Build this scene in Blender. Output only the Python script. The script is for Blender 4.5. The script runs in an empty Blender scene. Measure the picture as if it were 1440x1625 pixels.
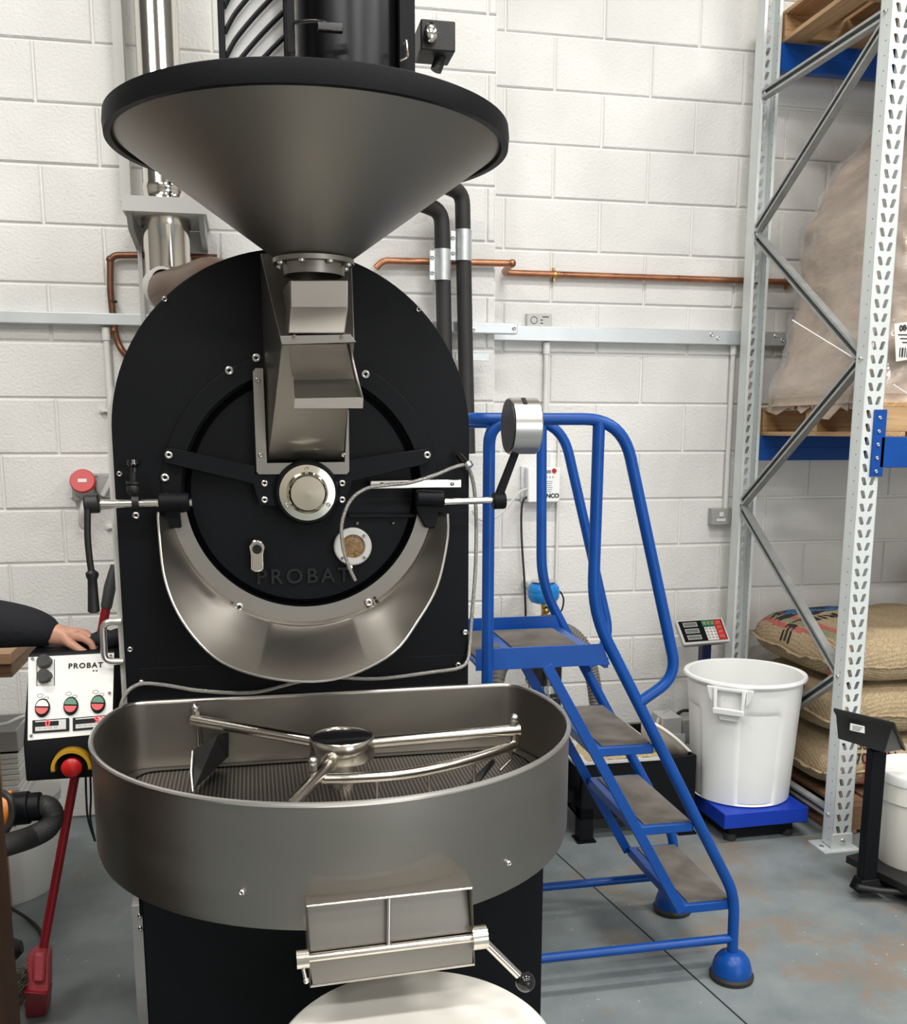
import bpy, bmesh, math, random
from mathutils import Vector, Matrix, noise
from mathutils.bvhtree import BVHTree
random.seed(7)
scene = bpy.context.scene
COL = scene.collection
PI = math.pi

# ------------------------------------------------------------------ camera
F, CX, CY, CAM_H = 1560.0, 720.0, 960.0, 1.67
yaw, pit, rol = math.radians(11.5), math.radians(10.0), math.radians(0.1)
fw = Vector((math.sin(yaw)*math.cos(pit), math.cos(yaw)*math.cos(pit), -math.sin(pit)))
r0 = Vector((math.cos(yaw), -math.sin(yaw), 0)); u0 = r0.cross(fw)
rt = r0*math.cos(rol) + u0*math.sin(rol); up = -r0*math.sin(rol) + u0*math.cos(rol)
cam = bpy.data.cameras.new('camera'); camo = bpy.data.objects.new('camera', cam); COL.objects.link(camo)
m3 = Matrix((rt, up, -fw)).transposed()
camo.matrix_world = Matrix.Translation((0, 0, CAM_H)) @ m3.to_4x4()
cam.sensor_fit = 'HORIZONTAL'; cam.sensor_width = 36; cam.lens = 36*F/1440
cam.shift_y = (CY-812.5)/1440; cam.clip_start = 0.05
scene.camera = camo

# ------------------------------------------------------------------ light and exposure
vs = scene.view_settings
vs.view_transform = 'Standard'; vs.look = 'None'; vs.gamma = 1; vs.use_curve_mapping = False
vs.exposure = -0.2
world = bpy.data.worlds.new('hall'); scene.world = world; world.use_nodes = True
world.node_tree.nodes['Background'].inputs[0].default_value = (0.75, 0.85, 1, 1)
world.node_tree.nodes['Background'].inputs[1].default_value = 0.0
LAMPS = [(x, y) for y in (-3.0, -0.7, 1.7) for x in (-1.8, 1.2, 4.2)]
LAMP_Z, LAMP_W = 5.3, 105
for lx, ly in LAMPS:
    L = bpy.data.lights.new('ceiling_lamp_offscreen', 'AREA'); L.shape = 'RECTANGLE'; L.size = 1.5; L.size_y = 0.35
    L.energy = LAMP_W; L.color = (1, 0.97, 0.92)
    o = bpy.data.objects.new('ceiling_lamp_offscreen', L); COL.objects.link(o); o.location = (lx, ly, LAMP_Z-0.06)
# daylight through the open shutter door behind the photographer
L = bpy.data.lights.new('door_daylight_offscreen', 'AREA'); L.shape = 'RECTANGLE'; L.size = 3.4; L.size_y = 3.2; L.energy = 130; L.color = (0.9, 0.95, 1)
o = bpy.data.objects.new('door_daylight_offscreen', L); COL.objects.link(o); o.location = (3.5, -5.45, 1.7); o.rotation_euler = (PI/2, 0, 0)

# ------------------------------------------------------------------ helpers
def ray(x, y): return fw + rt*((x-CX)/F) - up*((y-CY)/F)
def P(x, y, Y):
    d = ray(x, y); return d*(Y/d.y) + Vector((0, 0, CAM_H))
def PX(x, y, X):
    d = ray(x, y); return d*(X/d.x) + Vector((0, 0, CAM_H))
def PZ(x, y, Z=0.0):
    d = ray(x, y); return d*((Z-CAM_H)/d.z) + Vector((0, 0, CAM_H))
V = Vector

def frame(d, hint=None):
    d = V(d).normalized()
    h = V(hint) if hint is not None else (V((0, 0, 1)) if abs(d.z) < 0.9 else V((1, 0, 0)))
    a = h.cross(d)
    if a.length < 1e-6: a = V((0, 1, 0)).cross(d)
    a.normalize(); b = d.cross(a); return a, b

class MB:
    def __init__(s): s.v = []; s.f = []
    def add(s, vs_, fs):
        n = len(s.v); s.v += [tuple(p) for p in vs_]; s.f += [tuple(i+n for i in q) for q in fs]; return s
    def box(s, c, d, R=None):
        c = V(c); x, y, z = d[0]/2, d[1]/2, d[2]/2
        ps = [V((i*x, j*y, k*z)) for k in (-1, 1) for j in (-1, 1) for i in (-1, 1)]
        if R is not None: ps = [R @ p for p in ps]
        return s.add([c+p for p in ps], [(0, 2, 3, 1), (4, 5, 7, 6), (0, 1, 5, 4), (1, 3, 7, 5), (3, 2, 6, 7), (2, 0, 4, 6)])
    def bb(s, a, b):
        return s.box([(a[i]+b[i])/2 for i in range(3)], [abs(b[i]-a[i]) for i in range(3)])
    def cyl(s, a, b, r, r2=None, n=16, caps=True):
        a, b = V(a), V(b); r2 = r if r2 is None else r2; e, g = frame(b-a)
        vs_ = [a + (e*math.cos(t)+g*math.sin(t))*r for t in (2*PI*i/n for i in range(n))] + [b + (e*math.cos(t)+g*math.sin(t))*r2 for t in (2*PI*i/n for i in range(n))]
        fs = [(i, (i+1) % n, n+(i+1) % n, n+i) for i in range(n)]
        if caps: fs += [tuple(reversed(range(n))), tuple(range(n, 2*n))]
        return s.add(vs_, fs)
    def tube(s, pts, r, n=10, closed=False, caps=True):
        pts = [V(p) for p in pts]; N = len(pts)
        rr = r if isinstance(r, (list, tuple)) else [r]*N
        tn = []
        for i in range(N):
            a = pts[(i-1) % N] if (closed or i > 0) else pts[i]
            b = pts[(i+1) % N] if (closed or i < N-1) else pts[i]
            tn.append((b-a).normalized())
        e, g = frame(tn[0]); rings = []
        for i in range(N):
            e = (e - tn[i]*e.dot(tn[i])).normalized(); g = tn[i].cross(e)
            rings.append([pts[i] + (e*math.cos(t)+g*math.sin(t))*rr[i] for t in (2*PI*k/n for k in range(n))])
        return s.loft(rings, closed, caps)
    def loft(s, rings, closed=False, caps=True, ringclosed=True):
        n = len(rings[0]); vs_ = [p for q in rings for p in q]; fs = []; N = len(rings)
        for i in range(N if closed else N-1):
            j = (i+1) % N
            for k in range(n if ringclosed else n-1):
                l = (k+1) % n; fs.append((i*n+k, i*n+l, j*n+l, j*n+k))
        if caps and not closed: fs += [tuple(reversed(range(n))), tuple(range((N-1)*n, N*n))]
        return s.add(vs_, fs)
    def lathe(s, prof, o, axis=(0, 0, 1), n=32, a0=0, a1=2*PI, caps=False, hint=None):
        o = V(o); d = V(axis).normalized(); e, g = frame(d, hint); full = abs(a1-a0-2*PI) < 1e-6
        m = n if full else n+1; rings = []
        for rr, h in prof:
            rings.append([o + d*h + (e*math.cos(t)+g*math.sin(t))*rr for t in (a0+(a1-a0)*i/n for i in range(m))])
        return s.loft(rings, False, caps, full)
    def prism(s, poly, vec):
        poly = [V(p) for p in poly]; n = len(poly); vec = V(vec)
        return s.add(poly+[p+vec for p in poly], [tuple(range(n)), tuple(reversed(range(n, 2*n)))] + [(i, n+i, n+(i+1) % n, (i+1) % n) for i in range(n)])
    def hexa(s, a, b):   # two rings of corresponding points
        return s.loft([[V(p) for p in a], [V(p) for p in b]])
    def ball(s, c, r, sc=(1, 1, 1), n=16, m=10, R=None):
        c = V(c); rings = []
        vs_ = [V((0, 0, -r*sc[2]))]
        for j in range(1, m):
            t = -PI/2 + PI*j/m
            for i in range(n):
                a = 2*PI*i/n; vs_.append(V((r*math.cos(t)*math.cos(a)*sc[0], r*math.cos(t)*math.sin(a)*sc[1], r*math.sin(t)*sc[2])))
        vs_.append(V((0, 0, r*sc[2]))); fs = []
        for i in range(n):
            fs.append((0, 1+(i+1) % n, 1+i)); fs.append((len(vs_)-1, 1+(m-2)*n+i, 1+(m-2)*n+(i+1) % n))
            for j in range(m-2): fs.append((1+j*n+i, 1+j*n+(i+1) % n, 1+(j+1)*n+(i+1) % n, 1+(j+1)*n+i))
        if R is not None: vs_ = [R @ p for p in vs_]
        return s.add([c+p for p in vs_], fs)
    def mesh(s, name, mat, smooth=40):
        me = bpy.data.meshes.new(name); me.from_pydata(s.v, [], s.f); me.validate()
        bm = bmesh.new(); bm.from_mesh(me); bmesh.ops.recalc_face_normals(bm, faces=bm.faces); bm.to_mesh(me); bm.free()
        if mat is not None: me.materials.append(mat)
        if smooth:
            me.polygons.foreach_set('use_smooth', [True]*len(me.polygons)); me.set_sharp_from_angle(angle=math.radians(smooth))
        return me
    def build(s, name, mat, parent=None, bevel=0, smooth=40, seg=2, solid=0):
        return link(name, s.mesh(name, mat, smooth), parent, bevel, seg, solid)

def worldloc(o):
    l = V(o.location)
    while o.parent: o = o.parent; l += V(o.location)
    return l
def link(name, me, parent=None, bevel=0, seg=2, solid=0):
    o = bpy.data.objects.new(name, me); COL.objects.link(o)
    if parent is not None: o.parent = parent; o.location = -worldloc(parent)
    if solid:
        m = o.modifiers.new('solid', 'SOLIDIFY'); m.thickness = solid; m.offset = 0
    if bevel:
        m = o.modifiers.new('bevel', 'BEVEL'); m.width = bevel; m.segments = seg; m.limit_method = 'ANGLE'; m.angle_limit = math.radians(35)
    return o
def tag(o, label, cat, group=None):
    o['label'] = label; o['category'] = cat
    if group: o['group'] = group
    return o
def thing(name, loc, label, cat, group=None):
    o = bpy.data.objects.new(name, None); COL.objects.link(o); o.location = loc; o.empty_display_size = 0.1
    return tag(o, label, cat, group)
def copy_tree(o, parent=None):
    c = o.copy(); COL.objects.link(c)
    if parent is not None: c.parent = parent
    for ch in list(o.children): copy_tree(ch, c)
    return c
def arc_path(pts, rad, n=6):       # polyline with rounded corners
    pts = [V(p) for p in pts]; out = [pts[0]]
    rads = rad if isinstance(rad, (list, tuple)) else [rad]*(len(pts)-2)
    for i in range(1, len(pts)-1):
        a, b, c = pts[i-1], pts[i], pts[i+1]; d1 = (a-b); d2 = (c-b)
        k = min(rads[i-1], d1.length*0.49, d2.length*0.49); p, q = b+d1.normalized()*k, b+d2.normalized()*k
        for j in range(n+1):
            t = j/n; out.append(p*(1-t)**2 + b*2*t*(1-t) + q*t*t)
    out.append(pts[-1]); return out
def spline(pts, n=8):              # Catmull-Rom
    pts = [V(p) for p in pts]; out = []
    for i in range(len(pts)-1):
        p0 = pts[max(i-1, 0)]; p1 = pts[i]; p2 = pts[i+1]; p3 = pts[min(i+2, len(pts)-1)]
        for j in range(n):
            t = j/n
            out.append(0.5*((2*p1)+(p2-p0)*t+(2*p0-5*p1+4*p2-p3)*t*t+(3*p1-p0-3*p2+p3)*t**3))
    out.append(pts[-1]); return out
def text_mesh(body, size, mat, M, name, parent=None, extrude=0.0004, bold=0.0, align='CENTER', space=1.0):
    c = bpy.data.curves.new(name, 'FONT'); c.body = body; c.size = size; c.extrude = extrude; c.offset = bold; c.align_x = align; c.align_y = 'CENTER'; c.space_character = space; c.resolution_u = 4
    o = bpy.data.objects.new(name, c); COL.objects.link(o)
    dg = bpy.context.evaluated_depsgraph_get(); me = bpy.data.meshes.new_from_object(o.evaluated_get(dg))
    bpy.data.objects.remove(o); bpy.data.curves.remove(c)
    me.transform(M); me.materials.clear(); me.materials.append(mat); me.name = name
    return link(name, me, parent)
def basis(o, x, y):
    x = V(x).normalized(); z = x.cross(V(y)).normalized(); y = z.cross(x)
    return Matrix.Translation(V(o)) @ Matrix((x, y, z)).transposed().to_4x4()

# ------------------------------------------------------------------ materials
def mat(name, col, rough=0.5, metal=0.0, bump=0, bscale=200, var=0, vscale=8, rvar=0, coat=0, alpha=1, emit=0, spec=None, stretch=None, bdist=0.004):
    m = bpy.data.materials.new(name); m.use_nodes = True; nt = m.node_tree; b = nt.nodes['Principled BSDF']
    col = tuple(col)+(1,) if len(col) == 3 else col
    b.inputs['Base Color'].default_value = col; b.inputs['Roughness'].default_value = rough; b.inputs['Metallic'].default_value = metal
    if coat: b.inputs['Coat Weight'].default_value = coat
    if spec is not None: b.inputs['Specular IOR Level'].default_value = spec
    if alpha < 1: b.inputs['Alpha'].default_value = alpha
    if emit: b.inputs['Emission Color'].default_value = col; b.inputs['Emission Strength'].default_value = emit
    if bump or var or rvar:
        g = nt.nodes.new('ShaderNodeNewGeometry'); src = g.outputs['Position']
        if stretch:
            mp = nt.nodes.new('ShaderNodeMapping'); mp.inputs['Scale'].default_value = stretch; nt.links.new(src, mp.inputs['Vector']); src = mp.outputs[0]
        if bump:
            n = nt.nodes.new('ShaderNodeTexNoise'); n.inputs['Scale'].default_value = bscale; n.inputs['Detail'].default_value = 4; nt.links.new(src, n.inputs['Vector'])
            bp = nt.nodes.new('ShaderNodeBump'); bp.inputs['Strength'].default_value = bump; bp.inputs['Distance'].default_value = bdist
            nt.links.new(n.outputs['Fac'], bp.inputs['Height']); nt.links.new(bp.outputs[0], b.inputs['Normal'])
        if var or rvar:
            n2 = nt.nodes.new('ShaderNodeTexNoise'); n2.inputs['Scale'].default_value = vscale; n2.inputs['Detail'].default_value = 6; nt.links.new(src, n2.inputs['Vector'])
            if var:
                mr = nt.nodes.new('ShaderNodeMapRange'); mr.inputs[1].default_value = 0.3; mr.inputs[2].default_value = 0.7; mr.inputs[3].default_value = 1-var; mr.inputs[4].default_value = 1+var
                nt.links.new(n2.outputs['Fac'], mr.inputs[0])
                mx = nt.nodes.new('ShaderNodeVectorMath'); mx.operation = 'SCALE'; mx.inputs[0].default_value = col[:3]
                nt.links.new(mr.outputs[0], mx.inputs['Scale']); nt.links.new(mx.outputs[0], b.inputs['Base Color'])
            if rvar:
                mr = nt.nodes.new('ShaderNodeMapRange'); mr.inputs[1].default_value = 0.3; mr.inputs[2].default_value = 0.7; mr.inputs[3].default_value = max(0.02, rough-rvar); mr.inputs[4].default_value = rough+rvar
                nt.links.new(n2.outputs['Fac'], mr.inputs[0]); nt.links.new(mr.outputs[0], b.inputs['Roughness'])
    return m
M = {}
M['steel'] = mat('brushed_steel', (0.275, 0.257, 0.232), 0.42, 1, var=0.04, vscale=3, rvar=0.03, stretch=(1, 1, 3))
M['steel_spun'] = mat('spun_steel', (0.275, 0.257, 0.232), 0.45, 1, var=0.03, vscale=3, rvar=0.03)
M['guard'] = mat('worn_steel', (0.50, 0.47, 0.43), 0.3, 1, var=0.08, vscale=5, rvar=0.03)
M['steel_weight'] = mat('dull_chrome', (0.55, 0.53, 0.5), 0.28, 1)
M['chrome'] = mat('polished_steel', (0.70, 0.67, 0.62), 0.13, 1, bump=0.04, bscale=8)
M['hub_metal'] = mat('polished_hub', (0.78, 0.74, 0.64), 0.1, 1)
M['tube_steel'] = mat('tube_steel', (0.66, 0.62, 0.55), 0.2, 1, var=0.1, vscale=20)
M['bolt'] = mat('zinc_bolt', (0.72, 0.70, 0.67), 0.3, 1)
M['black'] = mat('black_powder_coat', (0.004, 0.0046, 0.0062), 0.48, 0, bump=0.1, bscale=500, rvar=0.04, vscale=4, spec=0.16)
M['black_gloss'] = mat('black_gloss', (0.008, 0.008, 0.009), 0.1)
M['black_rubber'] = mat('black_rubber', (0.02, 0.02, 0.02), 0.6, bump=0.1, bscale=300)
M['iron'] = mat('dark_iron', (0.03, 0.03, 0.03), 0.45, 0.6, bump=0.15, bscale=150)
M['casing'] = mat('pale_casing', (0.72, 0.71, 0.68), 0.45, 0.3)
M['blue'] = mat('blue_paint', (0.001, 0.060, 0.30), 0.34, 0, bump=0.05, bscale=120, var=0.1, vscale=12, spec=0.35)
M['beam_blue'] = mat('beam_blue', (0.001, 0.060, 0.30), 0.38, var=0.08, spec=0.35)
M['scale_blue'] = mat('scale_blue', (0.006, 0.04, 0.40), 0.45, var=0.06, spec=0.3)
M['tread'] = mat('tread_rubber', (0.13, 0.115, 0.10), 0.75, bump=0.3, bscale=350, var=0.35, vscale=10)
M['galv'] = mat('galvanised', (0.62, 0.65, 0.67), 0.42, 0.75, var=0.1, vscale=25)
M['brace'] = mat('galvanised_dark', (0.36, 0.375, 0.375), 0.42, 0.35, var=0.12, vscale=20)
M['upright'] = mat('upright_paint', (0.68, 0.72, 0.72), 0.4, 0.15, var=0.04, vscale=10)
M['trunk'] = mat('trunking', (0.66, 0.70, 0.72), 0.38, 0.5, var=0.06, vscale=6)
M['copper_old'] = mat('tarnished_copper', (0.20, 0.095, 0.055), 0.42, 0.8, var=0.3, vscale=14)
M['copper'] = mat('copper', (0.42, 0.19, 0.105), 0.34, 0.9, var=0.3, vscale=12, rvar=0.1)
M['wplastic'] = mat('white_plastic', (0.86, 0.87, 0.86), 0.35, bump=0.03, bscale=60, spec=0.4)
M['wplastic2'] = mat('cream_plastic', (0.80, 0.78, 0.72), 0.35)
M['white'] = mat('white_paint', (0.75, 0.75, 0.73), 0.5)
M['gplastic'] = mat('grey_plastic', (0.36, 0.36, 0.35), 0.45)
M['lgrey'] = mat('light_grey', (0.55, 0.55, 0.53), 0.5)
M['red'] = mat('red_plastic', (0.55, 0.015, 0.015), 0.35)
M['dred'] = mat('red_pole', (0.26, 0.008, 0.015), 0.38)
M['grip'] = mat('dark_grip', (0.05, 0.055, 0.055), 0.5)
M['fadedred'] = mat('faded_red', (0.42, 0.05, 0.06), 0.45)
M['navy'] = mat('navy_paint', (0.004, 0.006, 0.05), 0.4)
M['yellow'] = mat('yellow_plastic', (0.60, 0.33, 0.02), 0.4)
M['orange'] = mat('orange_plastic', (0.75, 0.24, 0.03), 0.4)
M['green'] = mat('green_plastic', (0.02, 0.16, 0.08), 0.35)
M['ledred'] = mat('led_digits', (1, 0.02, 0.03), 0.4, emit=2.0)
M['screen'] = mat('dark_screen', (0.006, 0.006, 0.008), 0.4, spec=0.1)
M['knob_black'] = mat('knob_black', (0.01, 0.01, 0.01), 0.4, spec=0.3)
M['pan_grey'] = mat('pan_grey', (0.27, 0.24, 0.20), 0.45, 0.3)
M['lcd'] = mat('lcd_window', (0.16, 0.18, 0.16), 0.2)
M['keys'] = mat('white_key', (0.72, 0.72, 0.7), 0.5)
M['ink'] = mat('black_ink', (0.012, 0.012, 0.012), 0.7)
M['brass'] = mat('brass', (0.55, 0.36, 0.12), 0.3, 1)
M['hose'] = mat('grey_hose', (0.13, 0.12, 0.105), 0.55, var=0.1)
M['duct'] = mat('brown_duct', (0.14, 0.085, 0.058), 0.4, 0.5)
M['blue_tank'] = mat('blue_tank', (0.01, 0.22, 0.62), 0.3)
M['beans'] = mat('green_beans', (0.45, 0.36, 0.20), 0.7, bump=0.8, bscale=160, var=0.45, vscale=140)
M['rbeans'] = mat('bean_window', (0.22, 0.13, 0.05), 0.25, bump=0.6, bscale=140, var=0.5, vscale=120)
M['wool'] = mat('white_insulation', (0.72, 0.72, 0.71), 0.9, bump=0.8, bscale=30)
M['paper'] = mat('paper', (0.74, 0.74, 0.72), 0.7)
M['skin'] = mat('skin', (0.52, 0.27, 0.19), 0.5, bump=0.1, bscale=120, var=0.12, vscale=30)
M['sleeve'] = mat('black_cloth', (0.006, 0.007, 0.011), 0.9, bump=0.5, bscale=60)
M['hair'] = mat('dark_hair', (0.03, 0.02, 0.015), 0.6)
M['bristle'] = mat('broom_bristle', (0.12, 0.10, 0.075), 0.9, bump=1, bscale=200, var=0.4, vscale=60)

def nodes(m): return m.node_tree, m.node_tree.nodes, m.node_tree.links
# painted concrete block
m = mat('painted_block', (0.76, 0.755, 0.735), 0.62); nt, N, LK = nodes(m); b = N['Principled BSDF']
g = N.new('ShaderNodeNewGeometry')
n1 = N.new('ShaderNodeTexNoise'); n1.inputs['Scale'].default_value = 85; n1.inputs['Detail'].default_value = 5; LK.new(g.outputs['Position'], n1.inputs['Vector'])
v1 = N.new('ShaderNodeTexVoronoi'); v1.inputs['Scale'].default_value = 55; LK.new(g.outputs['Position'], v1.inputs['Vector'])
n3 = N.new('ShaderNodeTexNoise'); n3.inputs['Scale'].default_value = 3; LK.new(g.outputs['Position'], n3.inputs['Vector'])
pit_ = N.new('ShaderNodeMapRange'); pit_.inputs[1].default_value = 0.05; pit_.inputs[2].default_value = 0.16; LK.new(v1.outputs['Distance'], pit_.inputs[0])
gate = N.new('ShaderNodeMath'); gate.operation = 'GREATER_THAN'; gate.inputs[1].default_value = 0.62; LK.new(n1.outputs['Fac'], gate.inputs[0])
inv = N.new('ShaderNodeMath'); inv.operation = 'SUBTRACT'; inv.inputs[0].default_value = 1; LK.new(pit_.outputs[0], inv.inputs[1])
pg = N.new('ShaderNodeMath'); pg.operation = 'MULTIPLY'; LK.new(inv.outputs[0], pg.inputs[0]); LK.new(gate.outputs[0], pg.inputs[1])
hh = N.new('ShaderNodeMath'); hh.operation = 'SUBTRACT'; LK.new(n1.outputs['Fac'], hh.inputs[0]); LK.new(pg.outputs[0], hh.inputs[1])
bp = N.new('ShaderNodeBump'); bp.inputs['Strength'].default_value = 0.6; bp.inputs['Distance'].default_value = 0.006; LK.new(hh.outputs[0], bp.inputs['Height']); LK.new(bp.outputs[0], b.inputs['Normal'])
mr = N.new('ShaderNodeMapRange'); mr.inputs[1].default_value = 0.3; mr.inputs[2].default_value = 0.7; mr.inputs[3].default_value = 0.93; mr.inputs[4].default_value = 1.05; LK.new(n3.outputs['Fac'], mr.inputs[0])
sc = N.new('ShaderNodeVectorMath'); sc.operation = 'SCALE'; sc.inputs[0].default_value = (0.76, 0.755, 0.735); LK.new(mr.outputs[0], sc.inputs['Scale'])
LK.new(sc.outputs[0], b.inputs['Base Color'])
M['block'] = m
M['mortar'] = mat('painted_mortar', (0.80, 0.795, 0.775), 0.65, bump=0.4, bscale=120)
# painted concrete floor: grey paint worn through to brown patches
m = mat('floor_paint', (0.2, 0.22, 0.23), 0.4); nt, N, LK = nodes(m); b = N['Principled BSDF']
g = N.new('ShaderNodeNewGeometry')
def nz(s, d=6, ro=0.6):
    n = N.new('ShaderNodeTexNoise'); n.inputs['Scale'].default_value = s; n.inputs['Detail'].default_value = d; n.inputs['Roughness'].default_value = ro; LK.new(g.outputs['Position'], n.inputs['Vector']); return n
a_, b_, c_, d_ = nz(1.1), nz(5), nz(30), nz(2.2, 8, 0.7)
r1 = N.new('ShaderNodeValToRGB'); r1.color_ramp.elements[0].position = 0.3; r1.color_ramp.elements[0].color = (0.155, 0.185, 0.195, 1); r1.color_ramp.elements[1].position = 0.7; r1.color_ramp.elements[1].color = (0.235, 0.265, 0.27, 1); LK.new(b_.outputs['Fac'], r1.inputs[0])
ad = N.new('ShaderNodeMath'); ad.operation = 'MULTIPLY_ADD'; ad.inputs[1].default_value = 0.25; LK.new(c_.outputs['Fac'], ad.inputs[0]); LK.new(d_.outputs['Fac'], ad.inputs[2])
# wear is strongest in the walkway in front of the rack
sx = N.new('ShaderNodeVectorMath'); sx.operation = 'DISTANCE'; sx.inputs[1].default_value = (1.85, 2.95, 0); LK.new(g.outputs['Position'], sx.inputs[0])
wr = N.new('ShaderNodeMapRange'); wr.inputs[1].default_value = 0.15; wr.inputs[2].default_value = 1.0; wr.inputs[3].default_value = 0.13; wr.inputs[4].default_value = -0.02; LK.new(sx.outputs['Value'], wr.inputs[0])
ad2 = N.new('ShaderNodeMath'); ad2.operation = 'ADD'; LK.new(ad.outputs[0], ad2.inputs[0]); LK.new(wr.outputs[0], ad2.inputs[1])
r2 = N.new('ShaderNodeMapRange'); r2.inputs[1].default_value = 0.70; r2.inputs[2].default_value = 0.80; r2.inputs[3].default_value = 0; r2.inputs[4].default_value = 0.75; LK.new(ad2.outputs[0], r2.inputs[0])
mx = N.new('ShaderNodeMix'); mx.data_type = 'RGBA'; mx.inputs[7].default_value = (0.24, 0.185, 0.14, 1); LK.new(r1.outputs[0], mx.inputs[6]); LK.new(r2.outputs[0], mx.inputs[0])
sp = N.new('ShaderNodeMath'); sp.operation = 'GREATER_THAN'; sp.inputs[1].default_value = 0.73; LK.new(nz(45, 2).outputs['Fac'], sp.inputs[0])
mx2 = N.new('ShaderNodeMix'); mx2.data_type = 'RGBA'; mx2.inputs[7].default_value = (0.5, 0.5, 0.47, 1); LK.new(mx.outputs[2], mx2.inputs[6]); LK.new(sp.outputs[0], mx2.inputs[0]); LK.new(mx2.outputs[2], b.inputs['Base Color'])
rr = N.new('ShaderNodeMapRange'); rr.inputs[3].default_value = 0.28; rr.inputs[4].default_value = 0.6; LK.new(a_.outputs['Fac'], rr.inputs[0]); LK.new(rr.outputs[0], b.inputs['Roughness'])
bp = N.new('ShaderNodeBump'); bp.inputs['Strength'].default_value = 0.15; bp.inputs['Distance'].default_value = 0.004; LK.new(c_.outputs['Fac'], bp.inputs['Height']); LK.new(bp.outputs[0], b.inputs['Normal'])
M['floor'] = m
def wood(name, c1, c2, sx=(1.2, 30, 30), rough=0.6):
    m = mat(name, c1, rough); nt, N, LK = nodes(m); b = N['Principled BSDF']
    g = N.new('ShaderNodeNewGeometry'); mp = N.new('ShaderNodeMapping'); mp.inputs['Scale'].default_value = sx; LK.new(g.outputs['Position'], mp.inputs[0])
    n = N.new('ShaderNodeTexNoise'); n.inputs['Scale'].default_value = 2.5; n.inputs['Detail'].default_value = 7; LK.new(mp.outputs[0], n.inputs['Vector'])
    r = N.new('ShaderNodeValToRGB'); r.color_ramp.elements[0].position = 0.3; r.color_ramp.elements[0].color = c1+(1,); r.color_ramp.elements[1].position = 0.7; r.color_ramp.elements[1].color = c2+(1,)
    LK.new(n.outputs['Fac'], r.inputs[0]); LK.new(r.outputs[0], b.inputs['Base Color']); return m
M['pine'] = wood('pallet_pine', (0.36, 0.20, 0.09), (0.55, 0.36, 0.19))
M['pine_y'] = wood('pallet_pine_bearer', (0.38, 0.21, 0.09), (0.56, 0.36, 0.19), (30, 1.2, 30))
M['oldwood'] = wood('old_pallet_wood', (0.14, 0.07, 0.04), (0.28, 0.16, 0.09))
M['darkwood'] = wood('dark_stained_wood', (0.02, 0.008, 0.004), (0.06, 0.026, 0.010), (30, 30, 1.2), 0.45)
M['boxwood'] = wood('crate_wood', (0.28, 0.15, 0.08), (0.45, 0.28, 0.16))
# perforated cooling sieve
m = mat('perforated_sieve', (0.4, 0.39, 0.36), 0.38, 1); nt, N, LK = nodes(m); b = N['Principled BSDF']
g = N.new('ShaderNodeNewGeometry'); v = N.new('ShaderNodeTexVoronoi'); v.voronoi_dimensions = '2D'; v.inputs['Scale'].default_value = 105; v.inputs['Randomness'].default_value = 0.0; LK.new(g.outputs['Position'], v.inputs['Vector'])
r = N.new('ShaderNodeValToRGB'); r.color_ramp.elements[0].position = 0.30; r.color_ramp.elements[0].color = (0.015, 0.014, 0.012, 1); r.color_ramp.elements[1].position = 0.42; r.color_ramp.elements[1].color = (0.40, 0.38, 0.35, 1)
LK.new(v.outputs['Distance'], r.inputs[0]); LK.new(r.outputs[0], b.inputs['Base Color'])
M['sieve'] = m
# hessian
m = mat('hessian', (0.42, 0.31, 0.18), 0.9); nt, N, LK = nodes(m); b = N['Principled BSDF']
tc = N.new('ShaderNodeTexCoord'); w1 = N.new('ShaderNodeTexWave'); w1.inputs['Scale'].default_value = 60; w1.inputs['Distortion'].default_value = 1.5; w1.bands_direction = 'X'; w2 = N.new('ShaderNodeTexWave'); w2.inputs['Scale'].default_value = 60; w2.inputs['Distortion'].default_value = 1.5; w2.bands_direction = 'Y'
n = N.new('ShaderNodeTexNoise'); n.inputs['Scale'].default_value = 130; n.inputs['Detail'].default_value = 3
for q in (w1, w2, n): LK.new(tc.outputs['Object'], q.inputs['Vector'])
ad = N.new('ShaderNodeMath'); ad.operation = 'ADD'; LK.new(w1.outputs['Fac'], ad.inputs[0]); LK.new(w2.outputs['Fac'], ad.inputs[1])
r = N.new('ShaderNodeValToRGB'); r.color_ramp.elements[0].position = 0.25; r.color_ramp.elements[0].color = (0.30, 0.215, 0.12, 1); r.color_ramp.elements[1].position = 0.7; r.color_ramp.elements[1].color = (0.56, 0.44, 0.28, 1); LK.new(n.outputs['Fac'], r.inputs[0]); LK.new(r.outputs[0], b.inputs['Base Color'])
bp = N.new('ShaderNodeBump'); bp.inputs['Strength'].default_value = 0.5; bp.inputs['Distance'].default_value = 0.004; LK.new(ad.outputs[0], bp.inputs['Height']); LK.new(bp.outputs[0], b.inputs['Normal'])
M['hessian'] = m
M['dyered'] = mat('red_dye', (0.42, 0.12, 0.10), 0.95, var=0.4, vscale=120)
M['dyegreen'] = mat('green_dye', (0.22, 0.24, 0.13), 0.95, var=0.4, vscale=120)
M['dyeblue'] = mat('blue_dye', (0.04, 0.13, 0.30), 0.95, var=0.4, vscale=80)
M['kraft'] = mat('kraft_wrap', (0.47, 0.36, 0.275), 0.35, bump=0.8, bscale=5, var=0.16, vscale=5, coat=0.5, stretch=(1, 1, 2.4), bdist=0.03)
M['film'] = mat('stretch_film', (0.80, 0.78, 0.76), 0.1, bump=1.0, bscale=5, alpha=0.2, stretch=(1.8, 1.8, .8), bdist=0.04)

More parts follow.
